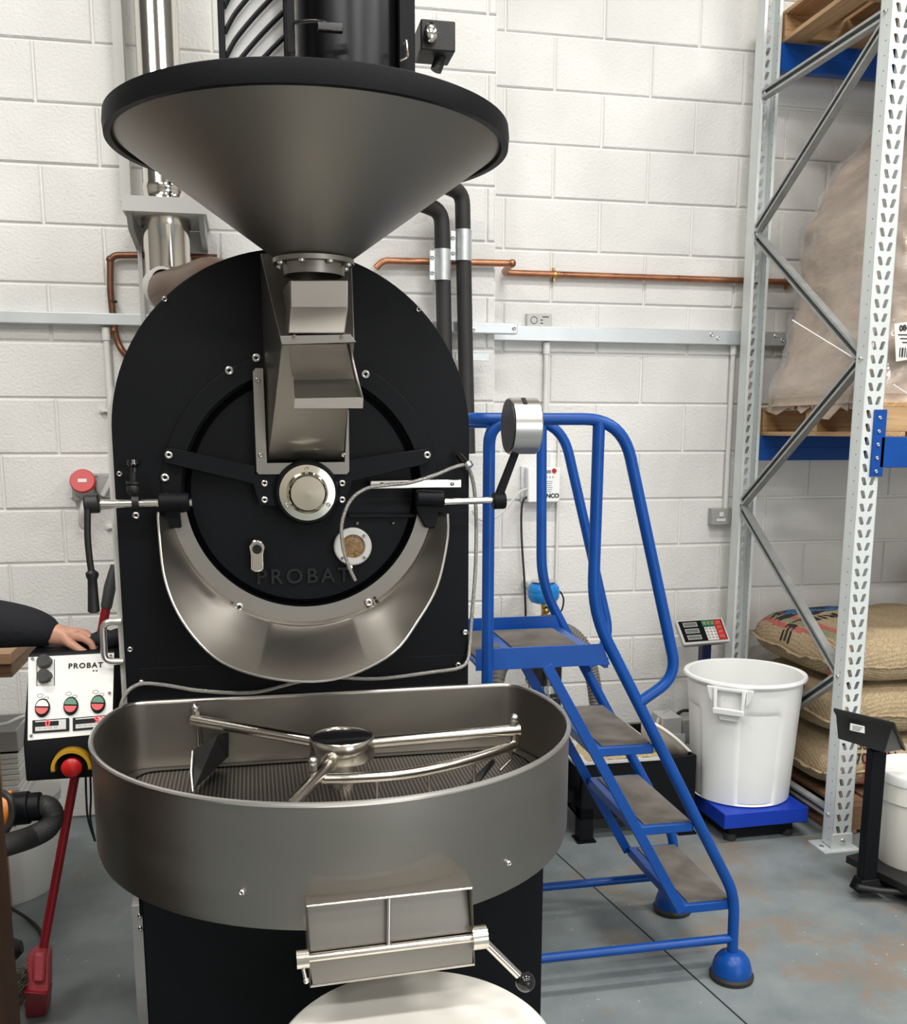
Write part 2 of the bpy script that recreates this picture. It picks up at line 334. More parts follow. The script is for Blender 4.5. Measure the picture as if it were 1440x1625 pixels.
# ------------------------------------------------------------------ the room
def struct(o): o['kind'] = 'structure'; return o
YR, YL, XE = 4.48, 4.33, 1.065      # wall faces right and left of the step, and where it steps
fl = MB(); fl.bb((-6, -5.5, -0.1), (7, 4.9, 0)); fl = struct(fl.build('floor', M['floor'], smooth=0))
# saw-cut slab joints in the floor
mj = M['ink']
def joint(a, b, w=0.006):
    a, b = V(a), V(b); d = (b-a).normalized(); s = V((-d.y, d.x, 0))*w/2
    MB().add([a-s, a+s, b+s, b-s, a-s+V((0, 0, -.01)), a+s+V((0, 0, -.01)), b+s+V((0, 0, -.01)), b-s+V((0, 0, -.01))], [(0, 1, 2, 3), (4, 7, 6, 5), (0, 4, 5, 1), (1, 5, 6, 2), (2, 6, 7, 3), (3, 7, 4, 0)]).build('slab_joint', mj, fl, smooth=0)
ja, jb = PZ(892, 1362), PZ(1185, 1625); jd = (jb-ja).normalized()
joint(V((ja.x, ja.y, .0006)) - jd*1.0, V((jb.x, jb.y, .0006)) + jd*2.5)

BW, BH, G = 0.45, 0.225, 0.009
def block_mesh(w, h):
    b = MB(); d, e = 0.012, 0.005; x, z = w/2, h/2
    o = [(-x, 0, -z), (x, 0, -z), (x, 0, z), (-x, 0, z)]; q = [(-x, -d+e, -z), (x, -d+e, -z), (x, -d+e, z), (-x, -d+e, z)]
    i = [(-x+e, -d, -z+e), (x-e, -d, -z+e), (x-e, -d, z-e), (-x+e, -d, z-e)]
    b.add(o+q+i, [(0, 1, 5, 4), (1, 2, 6, 5), (2, 3, 7, 6), (3, 0, 4, 7), (4, 5, 9, 8), (5, 6, 10, 9), (6, 7, 11, 10), (7, 4, 8, 11), (8, 9, 10, 11), (3, 2, 1, 0)])
    return b.mesh('block', M['block'], 0)
MESH = {}
def block_wall(root, x0, x1, face, joff, parity, rows):
    for n in range(rows):
        off = joff + (0.225 if (n + parity) % 2 else 0)
        k = math.floor((x0-off)/BW); x = off + k*BW
        while x < x1-0.02:
            a, c = max(x, x0), min(x+BW, x1); w = c-a-G
            if w > 0.03:
                key = round(w, 3)
                if key not in MESH: MESH[key] = block_mesh(w, BH-G)
                o = link('block', MESH[key], root)
                o.location = V(((a+c)/2, face+0.012+random.uniform(-.0015, .0015), (n+0.5)*BH)) - worldloc(root)
            x += BW
ROWS = 18; CEIL = 5.7
wl = MB().bb((-2.05, YL+0.009, 0), (XE, 4.9, CEIL)); wl = struct(wl.build('wall_back_left', M['mortar'], smooth=0))
block_wall(wl, -2.05, XE, YL, -0.7765, 1, ROWS)
wr_ = MB().bb((XE, YR+0.009, 0), (4.2, 4.9, CEIL)); wr_ = struct(wr_.build('wall_back_right', M['mortar'], smooth=0))
block_wall(wr_, XE, 4.2, YR, 1.364, 0, ROWS)
M['plain_wall'] = mat('hall_wall', (0.42, 0.40, 0.37), 0.8); M['roof'] = mat('hall_roof', (0.40, 0.40, 0.39), 0.8)
struct(MB().bb((4.2, -5.5, 0), (4.35, 4.9, CEIL)).build('wall_right', M['plain_wall'], smooth=0)).location.x = 2.6
struct(MB().bb((-6.1, -5.5, 0), (-6, 4.9, CEIL)).build('wall_left', M['plain_wall'], smooth=0))
struct(MB().bb((-6, 4.75, 0), (-2.05, 4.9, CEIL)).build('wall_back', M['plain_wall'], smooth=0))
struct(MB().bb((4.2, 4.75, 0), (6.8, 4.9, CEIL)).build('wall_back_far', M['plain_wall'], smooth=0))
struct(MB().bb((-6, -5.6, 0), (7, -5.5, CEIL)).build('wall_front', M['plain_wall'], smooth=0))
struct(MB().bb((-6, -5.5, CEIL), (7, 4.9, CEIL+.1)).build('ceiling', M['roof'], smooth=0))
for i, (lx, ly) in enumerate(LAMPS):
    t = thing('ceiling_light', (lx, ly, LAMP_Z), 'long white led batten hanging from the hall ceiling', 'light', 'ceiling battens')
    MB().bb((lx-.78, ly-.19, LAMP_Z-.045), (lx+.78, ly+.19, LAMP_Z)).build('housing', M['white'], t)
    for s in (-.6, .6): MB().cyl((lx+s, ly, LAMP_Z), (lx+s, ly, 5.7), .006, n=6).build('hanger', M['galv'], t)
# ------------------------------------------------------------------ coffee roaster
YP = 2.45
HUB = P(483, 780, YP); HX, HZ = HUB.x, HUB.z
XL, XR = P(178, 700, YP).x, P(745, 700, YP).x
XC = (XL+XR)/2; RA = (XR-XL)/2; ZC = P(400, 392, YP).z - RA
R = thing('coffee_roaster', (XC, YP+0.3, 0), 'large black drum coffee roaster with steel hopper and round cooling tray', 'coffee roaster')

def bolt(p, r, parent, d=(0, -1, 0), m='bolt', name='bolt'):
    p = V(p); d = V(d).normalized(); b = MB()
    b.lathe([(0, -.004), (r*.36, -.004), (r*.38, .005), (r*.62, .0062), (r*.9, .005), (r, .003), (r, -.002)], p, d, 16)
    return b.build(name, M[m], parent)

# front panel: arch with a round opening for the drum
ZB = 0.45
def arch_pt(a, grow=0.0):
    d = V((math.cos(a), 0, math.sin(a))); best = None
    l, rr_ = XL-grow, XR+grow
    ts = []
    if d.x < -1e-6: ts.append(((l-HX)/d.x, 'x'))
    if d.x > 1e-6: ts.append(((rr_-HX)/d.x, 'x'))
    if d.z < -1e-6: ts.append(((ZB-HZ)/d.z, 'z'))
    t = min(ts)[0] if ts else 9
    if HZ + d.z*t > ZC or not ts:
        ox, oz = HX-XC, HZ-ZC; rad = RA+grow
        bq = ox*d.x+oz*d.z; cq = ox*ox+oz*oz-rad*rad; t2 = -bq+math.sqrt(max(0, bq*bq-cq))
        if HZ+d.z*t2 > ZC: t = t2
    return V((HX+d.x*t, 0, HZ+d.z*t))
NA = 128; RH = 0.292
angs = sorted([2*PI*i/NA for i in range(NA)] + [math.atan2(ZB-HZ, XL-HX) % (2*PI), math.atan2(ZB-HZ, XR-HX) % (2*PI)])
outer = [arch_pt(a) for a in angs]; inner = [V((HX+RH*math.cos(a), 0, HZ+RH*math.sin(a))) for a in angs]
yv = lambda ps, y: [V((p.x, y, p.z)) for p in ps]
b = MB(); b.loft([yv(outer, YP+.02), yv(outer, YP), yv(inner, YP), yv(inner, YP+.02)], closed=True); b.build('front_panel', M['black'], R, bevel=.002)
# casing behind, slightly wider on the operator side
cas = [V((p.x - (0.016*max(0, min(1, (ZC+.16-p.z)/.14)) if p.x < HX-.1 else 0), 0, p.z)) for p in outer]
b = MB(); b.loft([yv(cas, YP+.034), yv(cas, 3.35)]); casing = b.build('casing', M['casing'], R)
b = MB(); b.lathe([(RH+.02, 0.024), (RH+.02, .03), (0, .03)], (HX, YP, HZ), (0, 1, 0), 64); b.build('drum_front', M['black'], R)
b = MB(); b.lathe([(.285, 0.026), (.27, .012), (.12, .008), (0, .008)], (HX, YP, HZ), (0, 1, 0), 64); b.build('drum_face', M['black'], R)
b = MB(); b.lathe([(.296, 0.0), (.336, 0.0), (.336, -.014), (.296, -.014)], (HX, YP, HZ), (0, 1, 0), 96); 
rg = MB(); rg.loft([[V((HX+q*math.cos(t), YP+y, HZ+q*math.sin(t))) for t in (2*PI*i/96 for i in range(96))] for q, y in ((.290, .004), (.336, .004), (.336, -.012), (.290, -.012))], closed=True)
rg.build('flange_ring', M['black'], R, bevel=.0015)
# seam strip and lower kick panel
za = P(470, 1050, YP).z
MB().bb((XL+.03, YP-.003, ZB), (XR-.004, YP, za)).build('kick_panel', M['black'], R, bevel=.001)
# cross brace with bearing block
def plate(pts, Y0, t, name, m, parent, bevel=.002):
    return MB().prism([P(x, y, Y0) for x, y in pts], (0, t, 0)).build(name, M[m], parent, bevel)
brace = plate([(262, 735), (258, 722), (263, 712), (277, 712), (405, 739), (405, 752), (553, 752), (553, 729), (676, 712), (687, 717), (687, 730), (675, 737), (560, 764), (549, 803), (412, 803), (402, 768)], YP-.036, .02, 'cross_brace', 'black', R)
for x, y in ((268, 722), (678, 722)): bolt(P(x, y, YP-.036), .0095, brace)
for x, y in ((420, 767), (420, 793), (543, 767), (543, 793)): bolt(P(x, y, YP-.036), .0085, brace)
hubc = P(487, 781, YP-.036)
hb = MB().lathe([(.078, .01), (.078, -.012), (.072, -.02), (.068, -.02)], hubc, (0, 1, 0), 40).build('bearing_ring', M['black'], R)
MB().lathe([(.068, -.018), (.0665, -.026), (.050, -.028), (.047, -.036), (.044, -.050), (.040, -.055), (0, -.057)], hubc, (0, 1, 0), 48).build('bearing_cap', M['hub_metal'], R)
for a in (90, 210, 330): bolt(hubc+V((.057*math.cos(math.radians(a)), -.025, .057*math.sin(math.radians(a)))), .0055, hb)
for x, y in ((364, 588), (407, 568), (580, 594), (262, 758)): bolt(P(x, y, YP-.012), .0105, R)
for x, y in ((262, 475), (664, 491), (190, 752), (216, 818), (207, 1030)): bolt(P(x, y, YP), .007 if y != 818 else .009, R)
for x, y in ((567, 830), (624, 830)): bolt(P(x, y, YP+.006), .004, R)
# name cast in the drum front
o = P(482, 915, YP+.004); Mx = basis(o, (1, 0, 0), (0, 0, 1))
M['cast'] = mat('cast_black', (0.008, 0.009, 0.011), 0.5, spec=0.3)
text_mesh('PROBAT', .052, M['cast'], Mx, 'cast_lettering', R, extrude=.0022, bold=.0008, space=1.28)
# recessed strip right of the hub
plate([(553, 815), (690, 815), (690, 822), (553, 822)], YP-.004, .02, 'drum_lip', 'black', R)
ST = plate([(588, 763), (733, 761), (733, 774), (588, 776)], YP-.03, .02, 'steel_bar', 'bolt', R)
for x in (607, 718): bolt(P(x, 768, YP-.03), .005, ST)
# sight glass
sg = P(560, 867, YP); s = MB(); s.lathe([(.047, .012), (.047, -.006), (.044, -.009), (.031, -.009), (.029, -.002), (.029, .004)], sg, (0, 1, 0), 36); s = s.build('sight_glass', M['lgrey'], R)
MB().lathe([(.03, -.001), (.015, -.003), (0, -.004)], sg, (0, 1, 0), 28).build('pane', M['rbeans'], s)
for a in range(4): bolt(sg+V((.038*math.cos(PI/4+a*PI/2), -.008, .038*math.sin(PI/4+a*PI/2))), .004, s)
# sample trier
tp = P(408, 868, YP); t = MB(); t.cyl(tp+V((0, .02, 0)), tp+V((0, -.05, 0)), .0115, n=20); t = t.build('trier_knob', M['black_gloss'], R)
MB().prism([P(x, y, YP-.028) for x, y in ((395, 868), (398, 861), (403, 857), (408, 856), (413, 857), (418, 861), (421, 868), (418, 880), (419, 904), (414, 908), (403, 908), (398, 904), (398, 880))], (0, .016, 0)).build('trier_spoon', M['chrome'], t, bevel=.004)

# feed chute below the hopper
TLb, TLf, BLb = P(413, 402, YP-.01), P(447, 545, 2.17), P(425, 730, YP-.025)
TRb, TRf, BRb = P(558, 402, YP-.01), P(563, 540, 2.17), P(545, 730, YP-.025)
off = V((0, .02, 0))
ch = MB(); ch.add([TLb, TLf, BLb, TRb, TRf, BRb, TLb+V((0, .01, 0)), BLb+V((0, .02, 0)), TRb+V((0, .01, 0)), BRb+V((0, .02, 0))],
    [(1, 4, 5, 2), (0, 1, 2, 7, 6), (4, 3, 8, 9, 5), (0, 3, 4, 1), (6, 8, 3, 0), (6, 7, 9, 8), (2, 5, 9, 7)])
chute = ch.build('feed_chute', M['steel'], R, bevel=.002, smooth=20)
plate([(401, 590), (406, 584), (418, 584), (424, 735), (547, 733), (552, 648), (554, 652), (555, 748), (551, 753), (411, 753), (407, 749)], YP-.046, .008, 'mounting_plate', 'steel', chute, .001)
for x, y in ((409, 603), (414, 722), (545, 722)): bolt(P(x, y, YP-.046), .006, chute)
# counter flap hanging on the front of the chute
fp = [[P(460, 547, 2.168), P(553, 545, 2.168)], [P(466, 603, 2.232), P(567, 602, 2.232)], [P(468, 633, 2.15), P(577, 631, 2.15)], [P(467, 648, 2.148), P(576, 648, 2.148)]]
fb = MB(); fb.loft(fp, caps=False, ringclosed=False); fb.build('chute_flap', M['steel'], chute, solid=.003, smooth=0)
fb = MB(); fb.add([P(551, 546, 2.166), P(556, 546, 2.166), P(569, 602, 2.17), P(577, 631, 2.148), P(570, 631, 2.15), P(563, 602, 2.18)], [(0, 1, 2, 5), (5, 2, 3, 4)]); fb.build('flap_cheek', M['steel'], chute, solid=.002)
# slide box between hopper and chute
bx = []
for (xl, xr, y, Yf) in ((460, 553, 444, 2.17), (461, 553, 487, 2.165), (457, 548, 529, 2.135)):
    a, c = P(xl, y, Yf), P(xr, y, Yf); bx.append([a, c, V((c.x-.002, 2.36, c.z)), V((a.x-.012, 2.36, a.z))])
MB().loft(bx).build('slide_box', M['steel'], chute, bevel=.003, smooth=20)
plate([(444, 533), (556, 530), (566, 543), (447, 547)], 2.14, .02, 'box_ledge', 'steel', chute, .001)
for x in (467, 543): bolt(P(x, 534, 2.138), .004, chute)
# hopper
HC = V((0.146, 2.25, 0)); HR = 0.42; ZR = 2.259; ZO = P(497, 416, 2.25).z; RO = .074
pf = [(RO, ZO), (HR-.012, ZR+.012), (HR-.012, ZR+.036), (HR-.016, ZR+.036), (HR-.02, ZR+.012), (RO-.004, ZO)]
hop = MB().lathe(pf, HC, (0, 0, 1), 96).build('hopper', M['steel_spun'], R)
pf = [(HR-.014, ZR), (HR, ZR), (HR+.002, ZR+.02), (HR, ZR+.040), (HR-.008, ZR+.044), (HR-.016, ZR+.04), (HR-.014, ZR)]
MB().lathe(pf, HC, (0, 0, 1), 96).build('hopper_rim', M['black'], R)
MB().lathe([(HR-.012, ZR+.034), (.2, ZR+.04), (.03, ZR+.045), (0, ZR+.045)], HC, (0, 0, 1), 64).build('hopper_lid', M['black'], R)
of = MB().lathe([(RO, ZO+.004), (.088, ZO+.004), (.088, ZO-.006), (.068, ZO-.006), (.066, ZO-.03), (.06, ZO-.03)], HC, (0, 0, 1), 48).build('outlet_flange', M['steel'], R)
for k in range(8):
    a = PI/8 + k*PI/4; bolt(HC+V((.078*math.cos(a), .078*math.sin(a), ZO-.006)), .007, of, (0, 0, -1))

# crescent bean guard round the lower half of the drum
hc = V((HX, 0, HZ)); n = 56; ri, ro2 = [], []
rings = [[], [], [], [], []]
GO = [(189, 251, 812), (194, 252, 838), (212, 262, 919), (227, 290, 985), (241, 339, 1041), (254, 400, 1069), (270, 481, 1081), (283, 552, 1072), (299, 623, 1036), (311, 663, 985), (325, 694, 929), (341, 710, 858), (351, 711, 815)]
for i in range(n+1):
    t = PI + math.radians(9) + (PI-math.radians(18))*i/n; s_ = math.sin((t-PI))
    ca, sa = math.cos(t), math.sin(t); w = max(0, s_)**1.3
    rings[0].append(V((HX+.284*ca, YP-.016, HZ+.284*sa)))
    rings[1].append(V((HX+.322*ca, YP-.018, HZ+.322*sa)))
    rings[2].append(V((HX+(.326+.008*w)*ca, YP-.03, HZ+(.326+.01*w)*sa)))
    dg = math.degrees(t)
    for k in range(len(GO)-1):
        if GO[k][0] <= dg <= GO[k+1][0]: break
    q = (dg-GO[k][0])/(GO[k+1][0]-GO[k][0]); gx = [GO[min(max(k+j, 0), len(GO)-1)] for j in (-1, 0, 1, 2)]
    cr = lambda c: 0.5*(2*gx[1][c]+(gx[2][c]-gx[0][c])*q+(2*gx[0][c]-5*gx[1][c]+4*gx[2][c]-gx[3][c])*q*q+(3*gx[1][c]-gx[0][c]-3*gx[2][c]+gx[3][c])*q**3)
    rings[3].append(P(cr(1), cr(2), YP-.05-.15*w)); rings[4].append(P(cr(1), cr(2)+1, YP-.052-.155*w))
MB().loft(rings[:2], caps=False, ringclosed=False).build('guard_flange', M['steel'], R, solid=.004, smooth=0)
g = MB(); g.loft(rings[1:], caps=False, ringclosed=False); guard = g.build('bean_guard', M['guard'], R, solid=.004, smooth=18)
MB().tube(rings[4], .003, 6).build('guard_edge', M['bolt'], guard)
for x, y in ((380, 963), (585, 956)): bolt(P(x, y, YP-.021), .0105, guard)
for x, y in ((368, 957), (595, 949)): MB().cyl(P(x, y, YP-.0225), P(x, y, YP-.017), .004, n=8).build('hole', M['ink'], guard)
# black strap that carries the guard on both sides
for sx_, pts in ((-1, [(252, 790), (300, 788), (299, 806), (285, 812), (288, 838), (254, 838)]), (1, [(660, 786), (700, 782), (711, 795), (712, 838), (676, 838), (662, 812)])):
    plate(pts, YP-.04, .026, 'guard_bracket', 'black', R, .003)
# locking bar, lever and clamps on the left
def rod(pts, r, name, m, parent, n=14): return MB().tube(pts, r, n).build(name, M[m], parent)
ya = YP-.062
rod([P(160, 800, ya), P(305, 797, ya)], .0105, 'locking_bar', 'chrome', R)
MB().cyl(P(252, 797, ya), P(301, 796, ya), .021, n=20).build('bar_clamp', M['black'], R, bevel=.003)
MB().cyl(P(210, 797, ya), P(221, 797, ya), .018, n=18).build('bar_collar', M['iron'], R)
lv = MB().cyl(P(134, 800, ya), P(158, 799, ya), .022, n=20).build('lever_socket', M['iron'], R, bevel=.004)
rod(spline([P(139, 805, ya-.012), P(139, 850, ya-.015), P(142, 885, ya-.015), P(146, 912, ya-.015)]), .0075, 'lever_arm', 'iron', lv)
a, c = P(146, 905, ya-.015), P(149, 970, ya-.015)
MB().lathe([(.008, 0), (.0145, .006), (.014, .014), (.0105, .022), (.0115, .05), (.0135, (c-a).length), (.010, (c-a).length+.003), (0, (c-a).length+.003)], a, c-a, 18).build('lever_grip', M['iron'], lv)
# spring plunger above the bar
px = lambda x, y: P(x, y, ya)
pl = MB(); pl.cyl(px(212, 792), px(212, 775), .006, n=10); pl.ball(px(212, 776), .016, (1, 1, 1.1), 12, 8); pl.cyl(px(212, 768), px(212, 764), .017, n=14); pl.cyl(px(212, 764), px(212, 740), .007, n=12)
pl = pl.build('plunger', M['iron'], R)
MB().lathe([(0, 0), (.013, .002), (.016, .012), (.008, .02), (.008, .03)], px(212, 728), (0, 0, -1), 16).build('plunger_knob', M['black_gloss'], pl)
MB().cyl(px(207, 779), px(219, 773), .009, n=10).build('plunger_nut', M['bolt'], pl)
# right hand shaft, lever and counterweight
rod([P(695, 797, ya), P(790, 793, ya)], .0085, 'pivot_shaft', 'chrome', R)
MB().cyl(P(660, 790, ya), P(705, 792, ya), .02, n=20).build('shaft_clamp', M['black'], R, bevel=.004)
ck = MB().cyl(P(782, 795, ya), P(802, 794, ya), .021, n=20).build('crank_boss', M['black'], R, bevel=.003)
a1, a2 = P(792, 786, ya), P(829, 690, ya); MB().hexa([a1+V((-.011, -.008, 0)), a1+V((.011, -.008, 0)), a1+V((.011, .008, 0)), a1+V((-.011, .008, 0))], [a2+V((-.009, -.007, 0)), a2+V((.009, -.007, 0)), a2+V((.009, .007, 0)), a2+V((-.009, .007, 0))]).build('crank_arm', M['black'], ck, bevel=.002)
w0, w1 = P(807, 676, ya), P(849, 674, ya); w1 = V((w1.x, w0.y, w0.z))
cw = MB().lathe([(0, -.001), (.064, -.001), (.069, .002), (.069, (w1-w0).length), (.066, (w1-w0).length+.003), (0, (w1-w0).length+.003)], w0, w1-w0, 48).build('counterweight', M['steel_weight'], R)
MB().lathe([(0, -.0025), (.0655, -.0025), (.0655, 0)], w0, w1-w0, 40).build('weight_face', M['iron'], cw)
dx = (w1-w0).normalized(); MB().box(w0+dx*(w1-w0).length*.45+V((0, -.0345, .0595)), (.010, .026, .004), Matrix.Rotation(.525, 3, 'X')).build('weight_slot', M['ink'], cw)
# probe cables in braided steel
M['braid'] = mat('braided_steel', (0.45, 0.44, 0.41), 0.35, 0.9, bump=0.8, bscale=400)
def cable(pts, r, name, m, parent, Y=None, nn=8):
    return MB().tube(spline([P(q[0], q[1], q[2] if len(q) > 2 else Y) for q in pts], nn), r, 8).build(name, M[m], parent)
cable([(741, 737, 2.40), (722, 741, 2.375), (690, 754, 2.37), (650, 766, 2.38), (612, 770, 2.395), (580, 776, 2.385), (556, 795, 2.375), (543, 830, 2.375), (544, 865, 2.385), (553, 897, 2.40), (564, 921, 2.41)], .0045, 'probe_cable', 'braid', R)
pb = MB().cyl(P(556, 900, 2.41), P(560, 916, YP+.01), .006, n=10).build('probe_boss', M['bolt'], R)
pt = MB(); pt.cyl(P(728, 722, 2.42), P(742, 738, 2.39), .009, n=10); pt.build('probe_tip', M['black_gloss'], R)
MB().cyl(P(742, 735, 2.39), P(746, 741, 2.385), .011, n=10).build('probe_nut', M['bolt'], R)
cable([(744, 742, 2.42), (752, 770, 2.43), (756, 820, 2.44), (755, 900, 2.445), (749, 980, 2.445), (746, 1020, 2.44), (742, 1048, 2.43), (728, 1060, 2.425), (690, 1066, 2.43), (600, 1077, 2.43), (520, 1075, 2.43), (470, 1083, 2.43), (400, 1099, 2.43), (320, 1096, 2.43), (262, 1087, 2.43), (225, 1085, 2.43), (203, 1097, 2.42), (192, 1120, 2.42), (189, 1145, 2.42)], .0048, 'braided_cable', 'braid', R)
for x, y in ((738, 1003), (727, 1055), (225, 1083)): bolt(P(x, y, YP-.006), .008, R, name='cable_clip')
# pull handle on the side of the casing, and a bulls-eye knob behind the guard
hp = [P(193, 986, 2.47), P(163, 988, 2.47), P(166, 1050, 2.47), P(196, 1050, 2.47)]
rod(arc_path(hp, .02), .0085, 'side_handle', 'bolt', R)
MB().ball(P(296, 984, YP), .012, (1, .5, 1), 14, 8).build('side_knob', M['bolt'], R)

# ---- cooling tray
TX, TY, TR, ZT, ZBt, ZS = 0.173, 2.215, 0.538, 1.012, 0.765, 0.845
YF = YP-.006
def ring_pts(r_, z, yf=None, n=96):
    out = []; yf = YF if yf is None else yf
    for i in range(n):
        a = 2*PI*i/n; x, y = TX+r_*math.cos(a), TY+r_*math.sin(a)
        y = y-math.log(1+math.exp(45*(y-yf)))/45
        out.append(V((x, y, z)))
    return out
b = MB(); b.loft([ring_pts(TR-.02, ZBt), ring_pts(TR-.004, ZBt+.004), ring_pts(TR, ZBt+.02), ring_pts(TR, ZT-.003), ring_pts(TR-.003, ZT-.003, YF-.003), ring_pts(TR-.005, ZBt+.05, YF-.005)], caps=True)
tray = b.build('cooling_tray', M['steel'], R)
MB().tube(ring_pts(TR-.001, ZT), .0055, 8, closed=True).build('tray_rim', M['bolt'], tray)
b = MB(); b.loft([ring_pts(TR-.008, ZS, YF-.008), ring_pts(TR-.045, ZS+.006, YF-.045)], caps=False); b.build('sieve_ring', M['steel'], tray)
b = MB(); b.add(ring_pts(TR-.04, ZS+.003, YF-.04), [tuple(range(96))]); b.build('sieve', M['sieve'], tray, smooth=0)
for x, y in ((385, 1415), (806, 1369)):
    q = ray(x, y); o_ = V((0, 0, CAM_H)); A = q.x**2+q.y**2; Bq = -(q.x*TX+q.y*TY); Cq = TX*TX+TY*TY-TR*TR; tt = (-Bq-math.sqrt(Bq*Bq-A*Cq))/A; pp = o_+q*tt
    bolt(pp, .006, tray, V((pp.x-TX, pp.y-TY, 0)))
# stirrer
SC = V((TX+.012, TY, 0)); zh = P(532, 1190, TY).z
sh = MB().lathe([(.074, -.018), (.076, -.014), (.076, .030), (.073, .034), (.070, .034), (.069, .030), (.0, .0295)], SC+V((0, 0, zh)), (0, 0, 1), 40).build('stirrer_hub', M['tube_steel'], tray)
MB().lathe([(.069, .0305), (.05, .0315), (0, .032)], SC+V((0, 0, zh)), (0, 0, 1), 32).build('hub_cap', M['black_gloss'], tray)
MB().cyl(SC+V((0, 0, ZS)), SC+V((0, 0, zh-.01)), .03, n=20).build('stirrer_shaft', M['tube_steel'], tray)
zarm = zh+.012
eL = PZ(306, 1142, zarm+.02); eR = PZ(825, 1158, zarm+.012); eF = PZ(458, 1282, zarm-.03)
def arm(end, z0, r=.014):
    d = V((end.x-SC.x, end.y-SC.y, 0)).normalized(); return MB().tube([SC+d*.07+V((0, 0, z0)), end], r, 14).build('stirrer_arm', M['tube_steel'], tray)
arm(eL, zarm); arm(eR, zarm); arm(eF, zarm-.016, .0155)
d = V((eF.x-SC.x, eF.y-SC.y, 0)).normalized(); MB().cyl(SC+d*.07+V((0, 0, zarm-.014)), SC+d*.088+V((0, 0, zarm-.016)), .02, n=18).build('arm_collar', M['tube_steel'], tray)
cpts = [PZ(512, 1236, zh-.02), PZ(560, 1235, zh-.02), PZ(640, 1229, zh-.02), PZ(720, 1213, zh-.015), PZ(780, 1195, zh-.012), PZ(818, 1180, zh-.01)]
rod(spline(cpts), .0125, 'stirrer_bow', 'tube_steel', tray)
MB().cyl(cpts[-1]+V((0, 0, -.016)), cpts[-1]+V((0, 0, .03)), .012, n=14).build('arm_collar', M['tube_steel'], tray)
def finial(p):
    f_ = MB(); f_.cyl(p, p+V((0, 0, .012)), .010, n=6); f_.ball(p+V((0, 0, .02)), .011, n=12, m=8); f_.build('arm_nut', M['bolt'], tray)
finial(eL+V((.008, 0, .01))); finial(eR+V((-.014, 0, .01))); finial(PZ(497, 1222, zarm-.005))
# paddles
pL0 = eL+V((.012, 0, -.012)); rod([pL0, V((pL0.x, pL0.y, ZS+.03))], .005, 'paddle_post', 'tube_steel', tray)
MB().add([PZ(308, 1190, ZS+.085), PZ(345, 1166, ZS+.10), PZ(362, 1162, ZS+.10), PZ(362, 1200, ZS+.03), PZ(340, 1215, ZS+.012), PZ(306, 1254, ZS+.012)], [(0, 1, 2, 3, 4, 5)]).build('paddle', M['iron'], tray, solid=.004, smooth=0)
rod([PZ(306, 1192, ZS+.085), PZ(303, 1225, ZS+.05), PZ(306, 1256, ZS+.012)], .003, 'paddle_edge', 'bolt', tray)
pr = cpts[-1]; rod([pr+V((-.01, 0, 0)), pr+V((-.01, 0, -.04)), V((pr.x-.04, pr.y-.01, ZS+.02))], .004, 'paddle_post', 'tube_steel', tray)
MB().add([PZ(735, 1250, ZS+.012), PZ(782, 1205, ZS+.05), PZ(786, 1210, ZS+.05), PZ(760, 1243, ZS+.012)], [(0, 1, 2, 3)]).build('paddle', M['iron'], tray, solid=.006, smooth=0)
for k in (1, 2, 3):
    q = spline(cpts)[8*k+4]; rod([q, V((q.x, q.y, ZS+.015))], .0035, 'scraper_pin', 'tube_steel', tray)
# discharge chute on the tray front
Yc = 1.648
A = [P(487, 1438, Yc), P(749, 1409, Yc), P(753, 1530, Yc), P(493, 1565, Yc)]
tb = [P(483, 1428, 1.70), P(741, 1400, 1.70)]
Bk = [V((A[0].x, 1.80, A[0].z+.004)), V((A[1].x, 1.80, A[1].z+.004)), V((A[2].x, 1.78, A[2].z+.02)), V((A[3].x, 1.78, A[3].z+.02))]
dc = MB(); dc.loft([A, Bk], caps=False); dchute = dc.build('discharge_chute', M['steel_spun'], R, solid=.004, smooth=0)
MB().tube(A, .0028, 6, closed=True).build('chute_edge', M['tube_steel'], dchute)
mid = lambda p, q, t_: p*(1-t_)+q*t_
c1, c2 = mid(A[0], A[3], .62), mid(A[1], A[2], .62)
MB().add([mid(A[0], A[3], .03)+V((.003, .034, 0)), mid(A[1], A[2], .03)+V((-.003, .034, 0)), c2+V((-.003, .014, 0)), c1+V((.003, .014, 0))], [(0, 1, 2, 3)]).build('discharge_flap', M['steel_spun'], dchute, solid=.003, smooth=0)
MB().add([c1+V((0, .004, -.004)), c2+V((0, .004, -.004)), A[2]+V((-.004, .0, .003)), A[3]+V((.004, .0, .003))], [(0, 1, 2, 3)]).build('lower_plate', M['steel_spun'], dchute, solid=.003, smooth=0)
sa_, sb_ = P(478, 1522, Yc), P(762, 1487, Yc); rod([sa_, sb_], .008, 'flap_shaft', 'tube_steel', dchute)
m0 = mid(sa_, sb_, .48); rod([mid(A[0], A[1], .5)+V((0, .02, -.005)), m0], .004, 'flap_rib', 'bolt', dchute)
ax = (sb_-sa_).normalized()
MB().cyl(sa_-ax*.008, sa_+ax*.014, .017, n=18).build('shaft_bush', M['tube_steel'], dchute); MB().cyl(sb_-ax*.016, sb_+ax*.012, .022, n=18).build('shaft_bush', M['tube_steel'], dchute)
rod([sa_, P(485, 1553, Yc-.01)], .004, 'stop_pin', 'tube_steel', dchute); MB().ball(P(486, 1556, Yc-.01), .006, n=10, m=8).build('pin_end', M['bolt'], dchute)
hk = P(834, 1558, Yc-.03); rod([sb_, hk], .0075, 'handle_rod', 'chrome', dchute); MB().ball(hk, .0185, n=24, m=16).build('handle_knob', M['black_gloss'], dchute)
